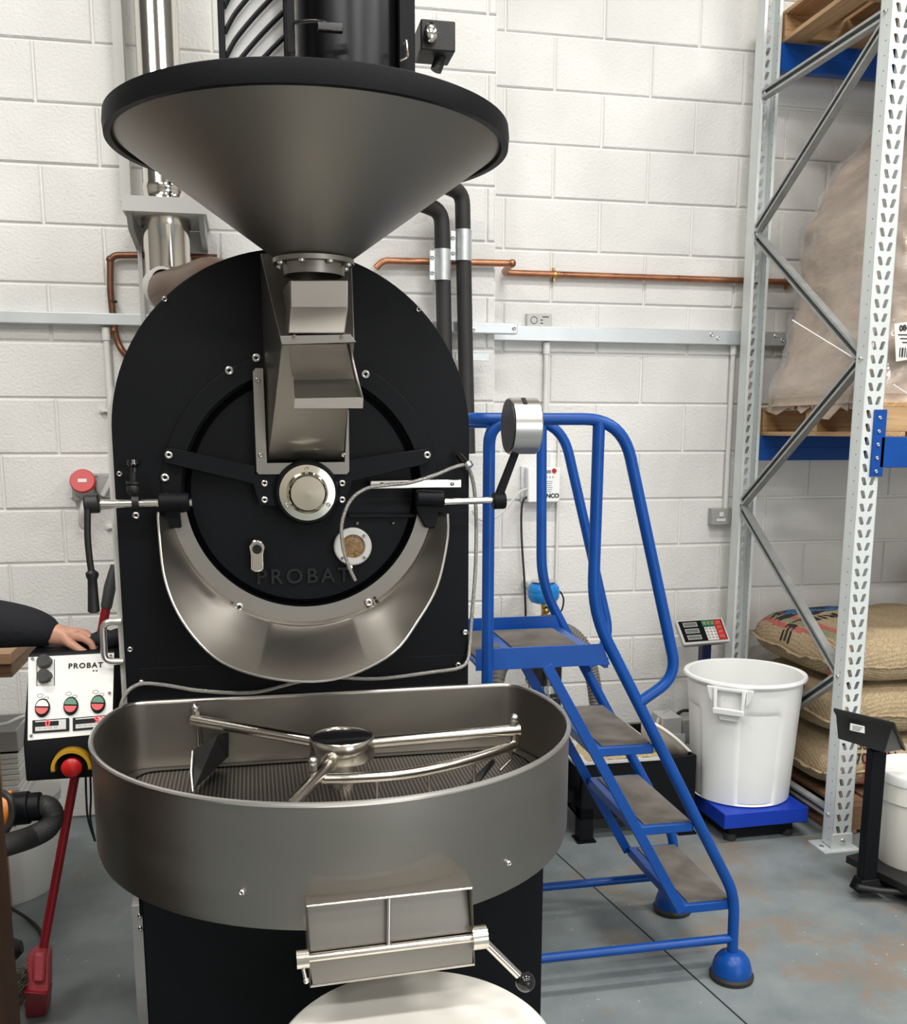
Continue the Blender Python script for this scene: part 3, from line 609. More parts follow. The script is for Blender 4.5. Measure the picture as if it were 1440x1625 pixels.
# stand under the tray
cl, cr = P(228, 1500, 2.08).x, P(861, 1500, 2.08).x
MB().bb((cl, 2.08, 0), (cr, YP-.008, ZBt-.03)).build('stand', M['black'], R, bevel=.004)
MB().bb((TX-.3, TY-.25, ZBt-.05), (TX+.3, TY+.2, ZBt+.004)).build('stand_neck', M['black'], R)
lx0 = P(214, 1500, 2.5).x
MB().bb((lx0, YP+.02, 0), (XR-.01, 3.3, ZB+.02)).build('rear_base', M['casing'], R, bevel=.004)
for x, y in ((222, 1452), (223, 1472)): bolt(P(x, y, YP+.02), .006, R)
# ------------------------------------------------------------------ chaff collector above and behind the roaster
cc = P(562, 50, 3.2); CR = (P(640, 50, 3.2)-P(470, 50, 3.2)).length/2 + .01
ccx = P(556, 50, 3.2).x
CT = thing('chaff_collector', (ccx, 3.2, ZC+RA), 'tall black cylindrical chaff collector standing on top of the roaster', 'chaff collector')
ztop = 3.6
zcb = P(556, 175, 3.2).z
MB().tube(spline([V((.2, 3.1, ZC+RA-.02)), V((.22, 3.12, ZC+RA+.1)), V((ccx-.04, 3.18, zcb-.06)), V((ccx, 3.2, zcb+.02))]), .05, 16).build('drop_pipe', M['black'], CT)
MB().lathe([(0, zcb), (.06, zcb), (CR, zcb+.08), (CR, ztop), (0, ztop)], (ccx, 3.2, 0), (0, 0, 1), 64).build('cylinder', mat('satin_black_shell', (.03, .03, .033), .3, .85), CT)
pa = P(461, 50, 3.02).x
MB().bb((pa-.012, 3.0, zcb+.08), (pa+.012, 3.06, ztop)).build('seam_post', M['black'], CT, bevel=.002)
pb_ = P(648, 50, 3.05)
MB().bb((P(634, 50, 3.05).x, 3.05, zcb+.06), (P(659, 50, 3.05).x, 3.12, ztop)).build('hinge_post', M['black'], CT, bevel=.002)
lt = MB(); lt.tube(spline([P(466, 36, 2.99), P(500, 33, 2.97), P(520, 38, 2.965)]), .006, 8); lt.box(P(524, 44, 2.965), (.07, .02, .022)); lt.build('latch', M['black_gloss'], CT, bevel=.002)
hd = MB(); hd.tube(arc_path([P(641, 70, 3.04), P(645, 62, 3.02), P(648, 90, 3.02), P(636, 96, 3.04)], .01), .004, 8); hd.build('ring_pull', M['chrome'], CT)
jb_ = P(690, 68, 3.2)
jx = MB().box((jb_.x, 3.2, jb_.z), (P(716, 68, 3.2).x-P(662, 68, 3.2).x, .12, .085)).build('junction_box', M['iron'], CT, bevel=.004)
MB().ball(P(684, 52, 3.12), .022, (1, .5, 1.2), 12, 8).build('cable_gland', M['chrome'], jx); MB().cyl(P(685, 42, 3.12), P(685, 36, 3.12), .006, n=8).build('gland_pin', M['black'], jx)
MB().cyl(P(700, 90, 3.2), P(692, 112, 3.2), .018, n=14).build('conduit_stub', M['iron'], jx)
# louvred guard with white insulation on its left
GY = 3.1
gr = thing('louvre_guard', P(405, 95, GY), 'black guard panel of slanted bars over white insulation wool', 'guard panel')
x0, x1 = P(346, 40, GY).x, P(460, 40, GY).x; z0, z1 = P(405, 140, GY).z, 3.6
fr = MB(); fr.bb((x0, GY, z0), (P(357, 40, GY).x, GY+.02, z1)); fr.bb((P(450, 40, GY).x, GY, z0), (x1, GY+.02, z1)); fr.bb((x0, GY, z0), (x1, GY+.02, z0+.05)); fr.build('guard_frame', M['black'], gr, bevel=.002)
MB().bb((x0+.015, GY+.03, z0), (x1-.01, GY+.06, z1)).build('insulation', M['wool'], gr)
xa, xb = P(356, 40, GY).x, P(451, 40, GY).x
for k in range(16):
    zz = z0-.12 + k*.066
    pts = [V((xa+(xb-xa)*t, GY+.01, zz + .2*(t**0.8))) for t in (0, .15, .3, .5, .7, .85, 1)]
    rod(spline(pts, 3), .007, 'bar', 'black', gr, 8)

# ------------------------------------------------------------------ flue, duct and pipes on the wall
FY = 4.12; fa, fb_ = P(214, 60, FY), P(284, 60, FY); frx = (fa.x+fb_.x)/2; FR = (fb_.x-fa.x)/2
fxc = P(250, 60, FY).x; fz = lambda y: P(255, y, FY).z
FT = thing('flue_pipe', (fxc, FY, fz(470)), 'polished stainless flue pipe climbing the block wall', 'flue pipe')
MB().lathe([(FR*1.1, fz(470)), (FR*1.1, fz(342)), (FR*1.14, fz(340)), (FR*1.14, fz(325)), (FR, fz(318)), (FR, fz(306)), (FR*1.03, fz(304)), (FR*1.03, fz(296)), (FR, fz(294)), (FR, 4.3)], (fxc, FY, 0), (0, 0, 1), 48).build('pipe', M['chrome'], FT)
MB().lathe([(FR*1.15, fz(362)), (FR*1.17, fz(358)), (FR*1.17, fz(338)), (FR*1.15, fz(334))], (fxc, FY, 0), (0, 0, 1), 48).build('clamp_band', M['tube_steel'], FT)
bk = thing('flue_bracket', P(255, 330, 4.2), 'grey folded steel bracket holding the flue to the wall', 'bracket')
z_a, z_b = P(194, 310, 4.0).z, P(194, 332, 4.0).z; xa, xb = P(194, 320, 4.0).x, P(327, 320, 4.0).x
q = MB(); q.bb((xa, 3.99, z_b), (xb, 4.0, z_a)); q.bb((xa, 3.99, z_b-.006), (xb, YL, z_b)); q.build('shelf_plate', M['lgrey'], bk)
for x in (xa+.01, xb-.03): MB().prism([V((x, 4.0, z_b)), V((x, YL, z_b)), V((x, YL, z_b-.09)), V((x, 4.06, z_b-.06))], (.02, 0, 0)).build('gusset', M['gplastic'], bk)
tag(MB().bb((P(190, 250, 4.28).x, 4.25, fz(310)), (P(206, 250, 4.28).x, YL, 4.2)).build('flue_support_rail', M['lgrey']), 'pale vertical rail on the wall behind the flue', 'rail')
tag(MB().bb((P(226, 450, 4.28).x-.012, 4.27, 1.9), (P(233, 450, 4.28).x-.012, YL, fz(345))).build('wall_channel', M['lgrey']), 'slim pale vertical channel below the flue bracket', 'channel')
# brown elbow from flue to roaster
ED = thing('exhaust_elbow', P(290, 450, 3.5), 'brown exhaust elbow joining the flue to the back of the roaster', 'duct')
e0, e1, e2 = V((fxc, FY, fz(440))), P(262, 452, 3.9), P(350, 425, 3.3)
MB().tube(spline([V((fxc, FY-.02, fz(448))), P(262, 462, 3.85), P(300, 452, 3.65), V((P(350, 444, 3.4).x, 3.42, P(350, 444, 3.4).z)), V((P(420, 440, 3.3).x, 3.32, ZC+RA-.08))], 8), .068, 24).build('elbow', M['duct'], ED)
ci = P(262, 460, 3.86); MB().lathe([(.069, -.02), (.081, -.018), (.081, .018), (.069, .02)], ci, (V((.6, -.75, .25))), 36).build('clamp_collar', M['lgrey'], ED)

def pipe(pts, r, name, m, label, cat, corner=.03, n=12):
    t = thing(name, pts[0], label, cat)
    return t, MB().tube(arc_path(pts, corner), r, n).build('run', M[m], t)
Yw = YL-.03; Yv = YR-.025
# copper left
t, _ = pipe([P(345, 409, Yw), P(226, 405, Yw), P(175, 405, Yw), P(175, 460, Yw), P(182, 528, Yw), P(190, 552, Yw), P(215, 580, Yw-.06)], .0135, 'copper_pipe', 'copper_old', 'dark copper pipe bending down the wall beside the roaster', 'copper pipe', .035)
for x, y in ((175, 412), (181, 525)): MB().ball(P(x, y, Yw), .0165, n=12, m=8).build('elbow_fitting', M['copper_old'], t)
MB().cyl(P(180, 480, Yw), P(180, 477, Yw), .0155, n=14).build('joint', M['iron'], t)
# copper right, stepping round the projecting wall
zz = P(813, 419, Yw).z
c0, c1_, c2_, c3 = P(608, 414, Yw), P(813, 418, Yw), None, P(1258, 448, Yv)
c2_ = V((c1_.x, Yv, P(805, 433, Yv).z))
t, _ = pipe([V((c0.x-.03, c0.y, c0.z-.03)), c0, c1_, c2_, c3], .0145, 'copper_pipe', 'copper', 'bright copper pipe stepping round the wall corner and running to the rack', 'copper pipe', .03)
MB().ball(c1_, .018, n=12, m=8).build('elbow_fitting', M['copper'], t)
for x, y in ((880, 435.5), (1250, 447.5)):
    p = P(x, y, Yv); k = MB(); k.lathe([(.0155, -.006), (.0175, -.006), (.0175, .006), (.0155, .006)], p, (1, 0, 0), 18); k.bb((p.x-.004, p.y, p.z-.03), (p.x+.004, YR, p.z+.03)); k.build('pipe_clip', M['brass'], t)
# black bent pipes
for xx, ytop, xs, lab in ((700, 322, 672, 'shorter black bent pipe clamped beside the roaster'), (733, 292, 706, 'taller black bent pipe clamped to the wall corner')):
    Y_ = 4.2 if xx == 700 else 4.22
    top = P(xx, ytop, Y_)
    t, _ = pipe([P(xs-40, ytop-6, Y_-.25), P(xs, ytop+2, Y_-.05), P(xx+1, ytop+14, Y_), P(xx+6, 560, Y_), P(xx+10, 720, Y_)], .0325, 'black_pipe', 'black_rubber', lab, 'pipe', .12, 18)
    yb = 421 if xx == 700 else 390
    MB().lathe([(.034, -.062), (.037, -.062), (.037, .062), (.034, .062)], P(xx+2, yb, Y_), (0, 0, 1), 24).build('coupling', M['galv'], t)
    fl_ = P(xx-14, yb, Y_-.03); MB().box(fl_, (.02, .012, .115)).build('coupling_ear', M['galv'], t)
    for dz in (-.03, .03): bolt(fl_+V((0, -.006, dz)), .009, t)
    if xx == 733:
        k = P(740, 566, Y_); MB().box(k+V((.03, .02, 0)), (.14, .03, .03)).build('pipe_clamp', M['galv'], t)
# cable trunking
tr = thing('cable_trunking', P(100, 505, YL), 'pale metal trunking along the wall left of the roaster', 'trunking')
zt = P(100, 495, YL-.05).z; zb = P(100, 514, YL-.05).z
MB().bb((-1.9, YL-.05, zb), (P(822, 520, YL-.05).x, YL, zt)).build('channel', M['trunk'], tr, bevel=.003)
tr2 = thing('cable_trunking', P(1000, 530, YR), 'pale metal trunking on the recessed wall behind the step ladder', 'trunking')
zt2 = P(1000, 521, YR-.05).z; zb2 = P(1000, 544, YR-.05).z
MB().bb((XE, YR-.05, zb2), (P(1248, 535, YR-.05).x, YR, zt2)).build('channel', M['trunk'], tr2, bevel=.003)
for x, y in ((1129, 531), (1140, 537), (1231, 533), (1242, 540)): bolt(P(x, y, YR-.05), .009, tr2)
for x, y in ((751, 523), (816, 521)): bolt(P(x, y, YL-.05), .009, tr)
# white conduits
def conduit(x, ya_, yb_, Yc_, r, lab, m='white'):
    p, q = P(x, ya_, Yc_), P(x, yb_, Yc_); q = V((p.x, p.y, q.z))
    t = thing('conduit', q, lab, 'conduit'); MB().cyl(q, p, r, n=12).build('run', M[m], t)
    MB().cyl(p, p-V((0, 0, .05)), r*1.35, n=12).build('coupler', M[m], t); return t
conduit(168, 520, 690, YL-.02, .013, 'white conduit dropping from the trunking behind the roaster')
conduit(868, 544, 660, YR-.02, .012, 'white conduit dropping from the trunking toward the ladder rail')
conduit(1165, 546, 812, YR-.02, .012, 'white conduit running down the wall to the grey switch')
conduit(888, 670, 1005, YR-.012, .007, 'thin white conduit below the gas detector')
# thermostat box
th_ = thing('room_thermostat', P(856, 508, YR), 'small pale thermostat box sitting above the trunking', 'thermostat')
def wallbox(x0, y0, x1, y1, Yb, d, m, parent, name, bev=.003):
    a, c = P(x0, y0, Yb-d), P(x1, y1, Yb-d); return MB().bb((a.x, Yb-d, c.z), (c.x, Yb, a.z)).build(name, M[m], parent, bev)
wallbox(837, 497, 876, 520, YR, .03, 'lgrey', th_, 'case')
dl = P(848, 508, YR-.031); MB().lathe([(.014, 0), (.016, .001), (.0165, 0)], dl, (0, -1, 0), 20).build('dial_ring', M['ink'], th_)
for x, y, w in ((866, 503, .03), (860, 508, .012), (860, 513, .012)): MB().box(P(x, y, YR-.0305), (w, .001, .004)).build('marking', M['ink'], th_)
# gas detector
gd = thing('gas_detector', P(872, 798, YR), 'white wall mounted gas detector with small screen behind the blue ladder', 'detector')
wallbox(828, 740, 850, 796, YR, .02, 'galv', gd, 'backplate', .001)
body = wallbox(839, 742, 889, 797, YR, .07, 'wplastic', gd, 'case', .006)
yq = YR-.0705
wallbox(860, 746, 875, 751, YR, .071, 'lcd', gd, 'screen', 0)
MB().cyl(P(880, 747, yq), P(880, 747, yq-.004), .011, n=16).build('red_lamp', M['red'], gd)
for k in range(4): MB().cyl(P(863+5*k, 757, yq), P(863+5*k, 757, yq-.001), .004, n=10).build('icon', M['gplastic'], gd)
for yy in range(6): MB().box(P(870, 764+3.2*yy, yq), (.045-.006*(yy % 3), .001, .0035)).build('printed_line', M['gplastic'], gd)
text_mesh('JENCO', .027, M['ink'], basis(P(874, 787, yq-.0005), (1, 0, 0), (0, 0, 1)), 'lettering', gd, .0005, .0012)
for y in (753, 776, 787): MB().cyl(P(848, y, YR-.05), P(838, y, YR-.05), .011, n=12).build('cable_gland', M['white' if y > 760 else 'black'], gd)
def wire(pts, r, name, m, lab):
    o = MB().tube(spline([P(*q) for q in pts], 8), r, 8).build(name, M[m]); return tag(o, lab, 'cable')
wire([(838, 776, 4.43), (826, 780, 4.42), (812, 796, 4.38), (795, 815, 4.33), (775, 826, 4.3), (758, 822, 4.3), (750, 810, 4.3)], .006, 'signal_cable', 'lgrey', 'pale cable looping from the gas detector toward the roaster')
wire([(838, 788, 4.43), (829, 800, 4.43), (828, 850, 4.44), (833, 930, 4.44), (835, 1000, 4.44), (836, 1100, 4.4)], .0055, 'power_cable', 'black_rubber', 'thin black cable hanging down the wall below the gas detector')
# grey switch right
sw = thing('wall_switch', P(1143, 832, YR), 'grey metal wall switch beside the rack upright', 'switch')
wallbox(1131, 807, 1165, 833, YR, .045, 'gplastic', sw, 'case', .004); wallbox(1143, 813, 1149, 820, YR, .05, 'white', sw, 'rocker', .001); wallbox(1138, 823, 1152, 827, YR, .047, 'white', sw, 'marking', 0)
# red industrial socket
rs = thing('industrial_socket', P(150, 790, YL), 'grey interlocked wall socket with round red cover', 'socket')
wallbox(112, 752, 185, 795, YL, .05, 'gplastic', rs, 'case', .005)
sc0 = P(134, 768, YL-.05); d_ = V((0, -1, .35)).normalized()
MB().cyl(sc0+V((0, .02, -.03)), sc0+d_*.035+V((0, 0, -.012)), .042, n=24).build('socket_barrel', M['gplastic'], rs)
MB().lathe([(0, .05), (.046, .05), (.05, .044), (.05, .03), (.042, .028)], sc0, d_, 32).build('red_cover', M['red'], rs)
MB().box(sc0+d_*.0505, (.034, .001, .014), Matrix.Rotation(-.34, 3, 'X')).build('cover_label', M['white'], rs)
sc1 = P(172, 772, YL-.05); MB().lathe([(.05, 0), (.046, .02), (0, .022)], sc1, (0, -1, 0), 28).build('rotary_base', M['gplastic'], rs); MB().box(sc1+V((0, -.035, 0)), (.02, .03, .085), Matrix.Rotation(.5, 3, 'Y')).build('rotary_handle', M['lgrey'], rs, .004)
for x, y in ((114, 755), (153, 755), (114, 791)): bolt(P(x, y, YL-.05), .005, rs)
cable([(133, 795, 4.28), (130, 812, 4.26), (129, 830, 4.27), (134, 838, 4.28)], .011, 'supply_cable', 'lgrey', rs)
for x, y, l in ((161, 651, 'small white pipe clip on the wall at shoulder height beside the roaster'), (172, 836, 'small white pipe clip on the wall under the red socket')):
    t = thing('pipe_clip', P(x, y, YL), l, 'clip'); p = P(x, y, YL-.015); k = MB(); k.cyl(p, V((p.x, YL, p.z)), .012, n=12); k.box(p+V((.012, 0, 0)), (.03, .012, .012)); k.build('clip_body', M['white'], t); bolt(p, .006, t)
# ------------------------------------------------------------------ blue step ladder
YN, YW, SPLAY = 2.58, 0.445, 0.10
LD = thing('step_ladder', (1.0, YN+YW/2, 0), 'blue tubular steel step ladder with grey treads and dome feet', 'step ladder')
def side(pts, dy): return [V((p.x, YN+dy, p.z)) for p in pts]
RT = .0165
rail = [P(800, 665, YN), P(988, 665, YN), P(1075, 1073, YN), P(1012, 1117, YN)]
strg = [P(951, 670, YN), P(941, 972, YN), P(1166, 1420, YN), P(1162, 1530, YN)]
flat = [P(868, 1056, YN), P(1083, 1447, YN)]
postx = P(775, 900, YN).x; railz = P(850, 665, YN).z; xend = 0.578
basez = P(1150, 1490, YN).z; footx = strg[3].x
for dy in (0, YW):
    sp_ = SPLAY if dy else 0; rp = side(rail, dy+sp_); rp[3].y -= sp_
    MB().tube(arc_path(rp, [.11, .08], 10), RT, 14).build('handrail', M['blue'], LD)
    sg_ = side(strg, dy); sg_[0].y += sp_; sg_[1].y += sp_*.6
    MB().tube(arc_path(sg_, [.10, .06], 8), RT*1.02, 14).build('stringer', M['blue'], LD)
    MB().tube(arc_path([V((postx, YN+dy, .06)), V((postx, YN+dy+sp_, railz-.006)), V((postx+.13, YN+dy+sp_, railz-.006))], .08, 8), RT, 14).build('post', M['blue'], LD)
    a, c = side(flat, dy); d = (c-a).normalized(); nrm = V((d.z, 0, -d.x))
    MB().hexa([a-nrm*.015+V((0, -.006, 0)), a+nrm*.015+V((0, -.006, 0)), a+nrm*.015+V((0, .006, 0)), a-nrm*.015+V((0, .006, 0))], [c-nrm*.015+V((0, -.006, 0)), c+nrm*.015+V((0, -.006, 0)), c+nrm*.015+V((0, .006, 0)), c-nrm*.015+V((0, .006, 0))]).build('flat_bar', M['blue'], LD, bevel=.002)
    MB().tube([V((postx, YN+dy, basez)), V((footx, YN+dy, basez))], .014, 12).build('base_rail', M['blue'], LD)
    for fx in (footx, postx):
        ft = MB(); ft.lathe([(.0, .092), (.02, .090), (.04, .080), (.053, .062), (.06, .038), (.061, .02)], (fx, YN+dy, 0), (0, 0, 1), 28); ft = ft.build('dome_foot', M['blue'], LD)
        MB().lathe([(.058, .0), (.066, .002), (.068, .014), (.063, .022), (.058, .022)], (fx, YN+dy, 0), (0, 0, 1), 28).build('rubber_ring', M['black_rubber'], ft)
# guard rail across the back of the platform
u = [V((.81, YN, railz)), V((xend, YN, railz)), V((xend, YN+YW+SPLAY, railz)), V((.81, YN+YW+SPLAY, railz))]
MB().tube(arc_path(u, .05, 8), RT, 14).build('end_rail', M['blue'], LD)
for x_ in (postx, ): MB().tube([V((x_, YN, basez)), V((x_, YN+YW, basez))], .013, 10).build('cross_rail', M['blue'], LD)
# platform
zt_, zb_ = P(850, 1026, YN).z, P(850, 1060, YN).z; xp = P(962, 1040, YN).x
for dy in (0, YW):
    s = MB(); s.prism([V((xend+.01, YN+dy-.004, zb_)), V((xp+.012, YN+dy-.004, zb_)), V((xp-.012, YN+dy-.004, zt_)), V((xend+.01, YN+dy-.004, zt_))], (0, .006, 0)); s.build('platform_beam', M['blue'], LD, bevel=.001)
MB().bb((xend+.01, YN+.002, zb_+.012), (xp, YN+YW-.004, zb_+.022)).build('deck', M['blue'], LD)
for xa_, xb_ in ((.60, .70), (.735, xp-.03)): MB().bb((xa_, YN+.03, zb_+.022), (xb_, YN+YW-.03, zb_+.026)).build('deck_mat', M['tread'], LD)
MB().bb((xp-.004, YN, zb_-.01), (xp+.008, YN+YW, zb_+.02)).build('platform_nosing', M['blue'], LD)
for (xa, xb, yy) in ((954, 1037, 1185), (1022, 1100, 1310), (1092, 1163, 1434)):
    z = P((xa+xb)/2, yy, YN).z; x0, x1 = P(xa, yy, YN).x-.022, P(xb, yy, YN).x+.004
    st = MB().bb((x0, YN+.004, z-.028), (x1, YN+YW-.004, z)).build('step', M['blue'], LD, bevel=.003)
    MB().bb((x0+.03, YN+.018, z), (x1-.006, YN+YW-.02, z+.003)).build('tread_mat', M['tread'], st)

# ------------------------------------------------------------------ destoner table behind the ladder
x0, x1, y0, y1 = P(922, 1250, 3.64).x, P(1104, 1250, 3.64).x, 3.64, 4.12
zt = P(1000, 1206, 3.64).z; zb = P(1000, 1296, 3.64).z
DS = thing('destoner', ((x0+x1)/2, (y0+y1)/2, 0), 'low black sorting table holding green coffee beans behind the ladder', 'destoner')
s = MB(); s.bb((x0, y0, zb), (x1, y0+.012, zt)); s.bb((x0, y1-.012, zb), (x1, y1, zt)); s.bb((x0, y0, zb), (x0+.012, y1, zt)); s.bb((x1-.012, y0, zb), (x1, y1, zt)); s.bb((x0, y0, zb), (x1, y1, zb+.012)); s.build('frame_box', M['black'], DS, bevel=.002)
for lx, ly in ((x0+.03, y0+.03), (x1-.03, y0+.03), (x0+.03, y1-.03), (x1-.03, y1-.03)):
    l = MB().bb((lx-.03, ly-.03, .008), (lx+.03, ly+.03, zb+.05)).build('leg', M['black'], DS, bevel=.002); MB().bb((lx-.04, ly-.04, 0), (lx+.04, ly+.04, .008)).build('foot_plate', M['black'], l)
MB().bb((x0-.4, y0+.05, .16), (x0+.03, y0+.10, .21)).build('tie_bar', M['black'], DS)
pan = MB(); pan.bb((x0-.03, y0-.01, zt-.006), (x1-.12, y1, zt+.004)); pan.build('bean_deck', M['lgrey'], DS)
tag_b = MB().add([V((x0-.02+(x1-.14-x0)*i/20, y0+.005+(y1-.03-y0)*j/12, zt+.006+.012*noise.noise(V((i*.7, j*.7, 0))))) for j in range(13) for i in range(21)], [(j*21+i, j*21+i+1, j*21+i+22, j*21+i+21) for j in range(12) for i in range(20)])
o = tag_b.build('green_beans', M['beans'], DS); o['kind'] = 'stuff'
cv = []
for t in (0, .25, .5, .75, 1): cv.append([P(1018+82*t, 1143+55*t**1.6, 3.70), P(1018+82*t, 1203, 3.70)])
MB().loft(cv, caps=False, ringclosed=False).build('curved_side', M['pan_grey'], DS, solid=.006)
MB().tube(spline([q[0] for q in cv]), .007, 8).build('curved_edge', M['wplastic2'], DS)
bolt(P(1012, 1211, y0), .009, DS)
MB().cyl(P(1030, 1270, 3.75), P(1072, 1262, 3.75), .045, n=20).build('motor', M['chrome'], DS)
MB().lathe([(.046, 0), (.05, .003), (.05, .012), (.046, .015)], P(1064, 1264, 3.75), (1, 0, .1), 20).build('motor_ring', M['iron'], DS)
# control unit at the back of the table
CU = thing('control_unit', P(1070, 1185, 4.2), 'small grey electrical box with orange plug behind the destoner', 'control box')
a, c = P(1052, 1140, 4.15), P(1081, 1188, 4.15); MB().bb((a.x, 4.15, c.z-.2), (c.x, 4.28, a.z)).build('case', M['lgrey'], CU, bevel=.004)
a, c = P(1084, 1142, 4.2), P(1100, 1180, 4.2); MB().bb((a.x, 4.2, c.z), (c.x, 4.3, a.z)).build('motor_block', M['gplastic'], CU, bevel=.006)
a, c = P(1068, 1166, 4.145), P(1087, 1182, 4.145); MB().bb((a.x, 4.143, c.z), (c.x, 4.15, a.z)).build('sticker', M['paper'], CU)
MB().cyl(P(1040, 1158, 4.16), P(1052, 1156, 4.16), .02, n=14).build('orange_plug', M['orange'], CU)
cable([(1042, 1156, 4.16), (1046, 1140, 4.2), (1056, 1130, 4.25), (1068, 1131, 4.28), (1072, 1142, 4.25)], .008, 'loop_cable', 'lgrey', CU)
cable([(1072, 1136, 4.25), (1084, 1128, 4.28), (1098, 1130, 4.28), (1102, 1145, 4.25)], .008, 'black_loop', 'black_rubber', CU)

# ------------------------------------------------------------------ black receiver with grey hose, blue pressure vessel
cxx = P(864, 1080, 3.95).x; cr_ = (P(891, 1080, 3.95).x-P(838, 1080, 3.95).x)/2
RC = thing('vacuum_receiver', (cxx, 3.95, 0), 'tall black cylinder with steel band and grey ribbed hose behind the ladder', 'receiver')
zq = lambda y: P(864, y, 3.95).z
MB().lathe([(0, 0), (cr_, 0), (cr_, zq(1010)), (cr_*.7, zq(1000)), (cr_*.3, zq(992)), (0, zq(992))], (cxx, 3.95, 0), (0, 0, 1), 36).build('cylinder', M['black_gloss'], RC)
MB().lathe([(cr_, zq(1094)), (cr_+.006, zq(1094)), (cr_+.006, zq(1082)), (cr_, zq(1082))], (cxx, 3.95, 0), (0, 0, 1), 36).build('steel_band', M['chrome'], RC)
MB().lathe([(cr_, zq(1103)), (cr_+.003, zq(1102)), (cr_, zq(1101))], (cxx, 3.95, 0), (0, 0, 1), 36).build('thin_band', M['chrome'], RC)
dp = P(878, 1132, 3.95-cr_); MB().lathe([(.024, 0), (.036, 0), (.036, .012), (.024, .012)], dp, (.2, -1, 0), 24).build('port_ring', M['lgrey'], RC)
def hose(pts, r, parent):
    sp = spline([P(*q) for q in pts], 24); L_ = [0]
    for i in range(1, len(sp)): L_.append(L_[-1]+(sp[i]-sp[i-1]).length)
    N_ = int(L_[-1]/.0075); out = []; rr = []; k = 0
    for i in range(N_+1):
        s = L_[-1]*i/N_
        while k < len(L_)-2 and L_[k+1] < s: k += 1
        t = (s-L_[k])/max(1e-9, L_[k+1]-L_[k]); out.append(sp[k].lerp(sp[k+1], t)); rr.append(r*(1.0 if i % 2 else .86))
    return MB().tube(out, rr, 14).build('hose', M['hose'], parent, smooth=25)
hose([(872, 996, 3.95), (888, 998, 3.95), (910, 1008, 3.97), (928, 1030, 3.98), (938, 1062, 4.0), (945, 1100, 4.0), (951, 1150, 4.0), (954, 1200, 4.0)], .034, RC)
hose([(850, 1030, 4.1), (815, 1040, 4.1), (796, 1058, 4.05), (789, 1085, 4.0), (787, 1130, 4.0), (787, 1220, 4.0)], .033, RC)
MB().lathe([(.036, -.008), (.039, -.008), (.039, .008), (.036, .008)], P(883, 997, 3.95), (1, 0, 0), 24).build('hose_clamp', M['chrome'], RC)
PT = thing('pressure_vessel', P(863, 960, 4.2), 'small bright blue pressure vessel on a brass valve by the wall', 'pressure vessel')
bt = P(863, 939, 4.2); MB().lathe([(0, -.055), (.03, -.054), (.058, -.045), (.07, -.025), (.073, -.002), (.072, 0), (.073, .002), (.07, .022), (.058, .038), (.03, .046), (0, .047)], bt, (0, 0, 1), 32).build('tank', M['blue_tank'], PT)
MB().lathe([(.05, .045), (.058, .047), (.058, .05), (.0, .054)], bt, (0, 0, 1), 24).build('cap', M['galv'], PT); MB().cyl(bt+V((0, 0, .05)), bt+V((0, 0, .07)), .012, n=10).build('valve_cap', M['brass'], PT)
v = MB(); v.cyl(bt+V((.0, 0, -.05)), bt+V((.004, 0, -.13)), .011, n=12); v.ball(bt+V((.01, 0, -.085)), .02, n=12, m=8); v.cyl(bt+V((-.01, 0, -.115)), bt+V((.04, 0, -.115)), .011, n=12); v.ball(bt+V((.008, 0, -.13)), .016, n=10, m=8); v.cyl(bt+V((.0, 0, -.13)), V((bt.x, bt.y, zq(1000)-.02)), .009, n=10); v.build('brass_valve', M['brass'], PT)
MB().box(bt+V((.055, 0, -.115)), (.035, .03, .022)).build('gauge_block', M['black'], PT, bevel=.003)
MB().tube(spline([bt+V((.05, 0, -.1)), bt+V((.085, 0, -.09)), bt+V((.095, 0, -.04)), bt+V((.08, 0, -.005)), bt+V((.07, 0, .0))]), .004, 6).build('bypass_tube', M['iron'], PT)
MB().bb((bt.x-.02, bt.y, bt.z-.01), (bt.x+.02, YR, bt.z+.01)).build('wall_arm', M['galv'], PT)

# ------------------------------------------------------------------ rack
XR0, UW, UD, YA, YB2 = 2.25, .085, .068, 3.37, 4.36
RZ = 4.25
RK = thing('pallet_rack', (XR0, (YA+YB2)/2, 0), 'tall pale grey slotted pallet rack with blue shelf beams', 'pallet rack')
def slot_web(x0, x1, y, z0, n, flip):
    """front plate with two columns of slanted slots, one cell per 50 mm"""
    b = MB(); w = (x1-x0)/2
    for c in range(2):
        ca = x0+w*(c+.5) + (.004 if c == 0 else -.004); ss = 1 if c == 0 else -1
        for k in range(n):
            za = z0+k*.05; cx, cz = ca, za+.025
            o_ = [(x0+w*c, za), (cx, za), (x0+w*(c+1), za), (x0+w*(c+1), cz), (x0+w*(c+1), za+.05), (cx, za+.05), (x0+w*c, za+.05), (x0+w*c, cz)]
            sl = -.0042*ss; hw, hl = .0082, .0165
            i_ = [(cx-hw+-sl, cz-hl*.8), (cx-sl, cz-hl), (cx+hw-sl, cz-hl*.8), (cx+hw, cz), (cx+hw+sl, cz+hl*.8), (cx+sl, cz+hl), (cx-hw+sl, cz+hl*.8), (cx-hw, cz)]
            vs_ = [V((p[0], y, p[1])) for p in o_] + [V((p[0], y, p[1])) for p in i_] + [V((p[0], y+.0025*flip, p[1])) for p in i_]
            b.add(vs_, [(q, (q+1) % 8, 8+(q+1) % 8, 8+q) for q in range(8)] + [(8+q, 8+(q+1) % 8, 16+(q+1) % 8, 16+q) for q in range(8)])
    return b
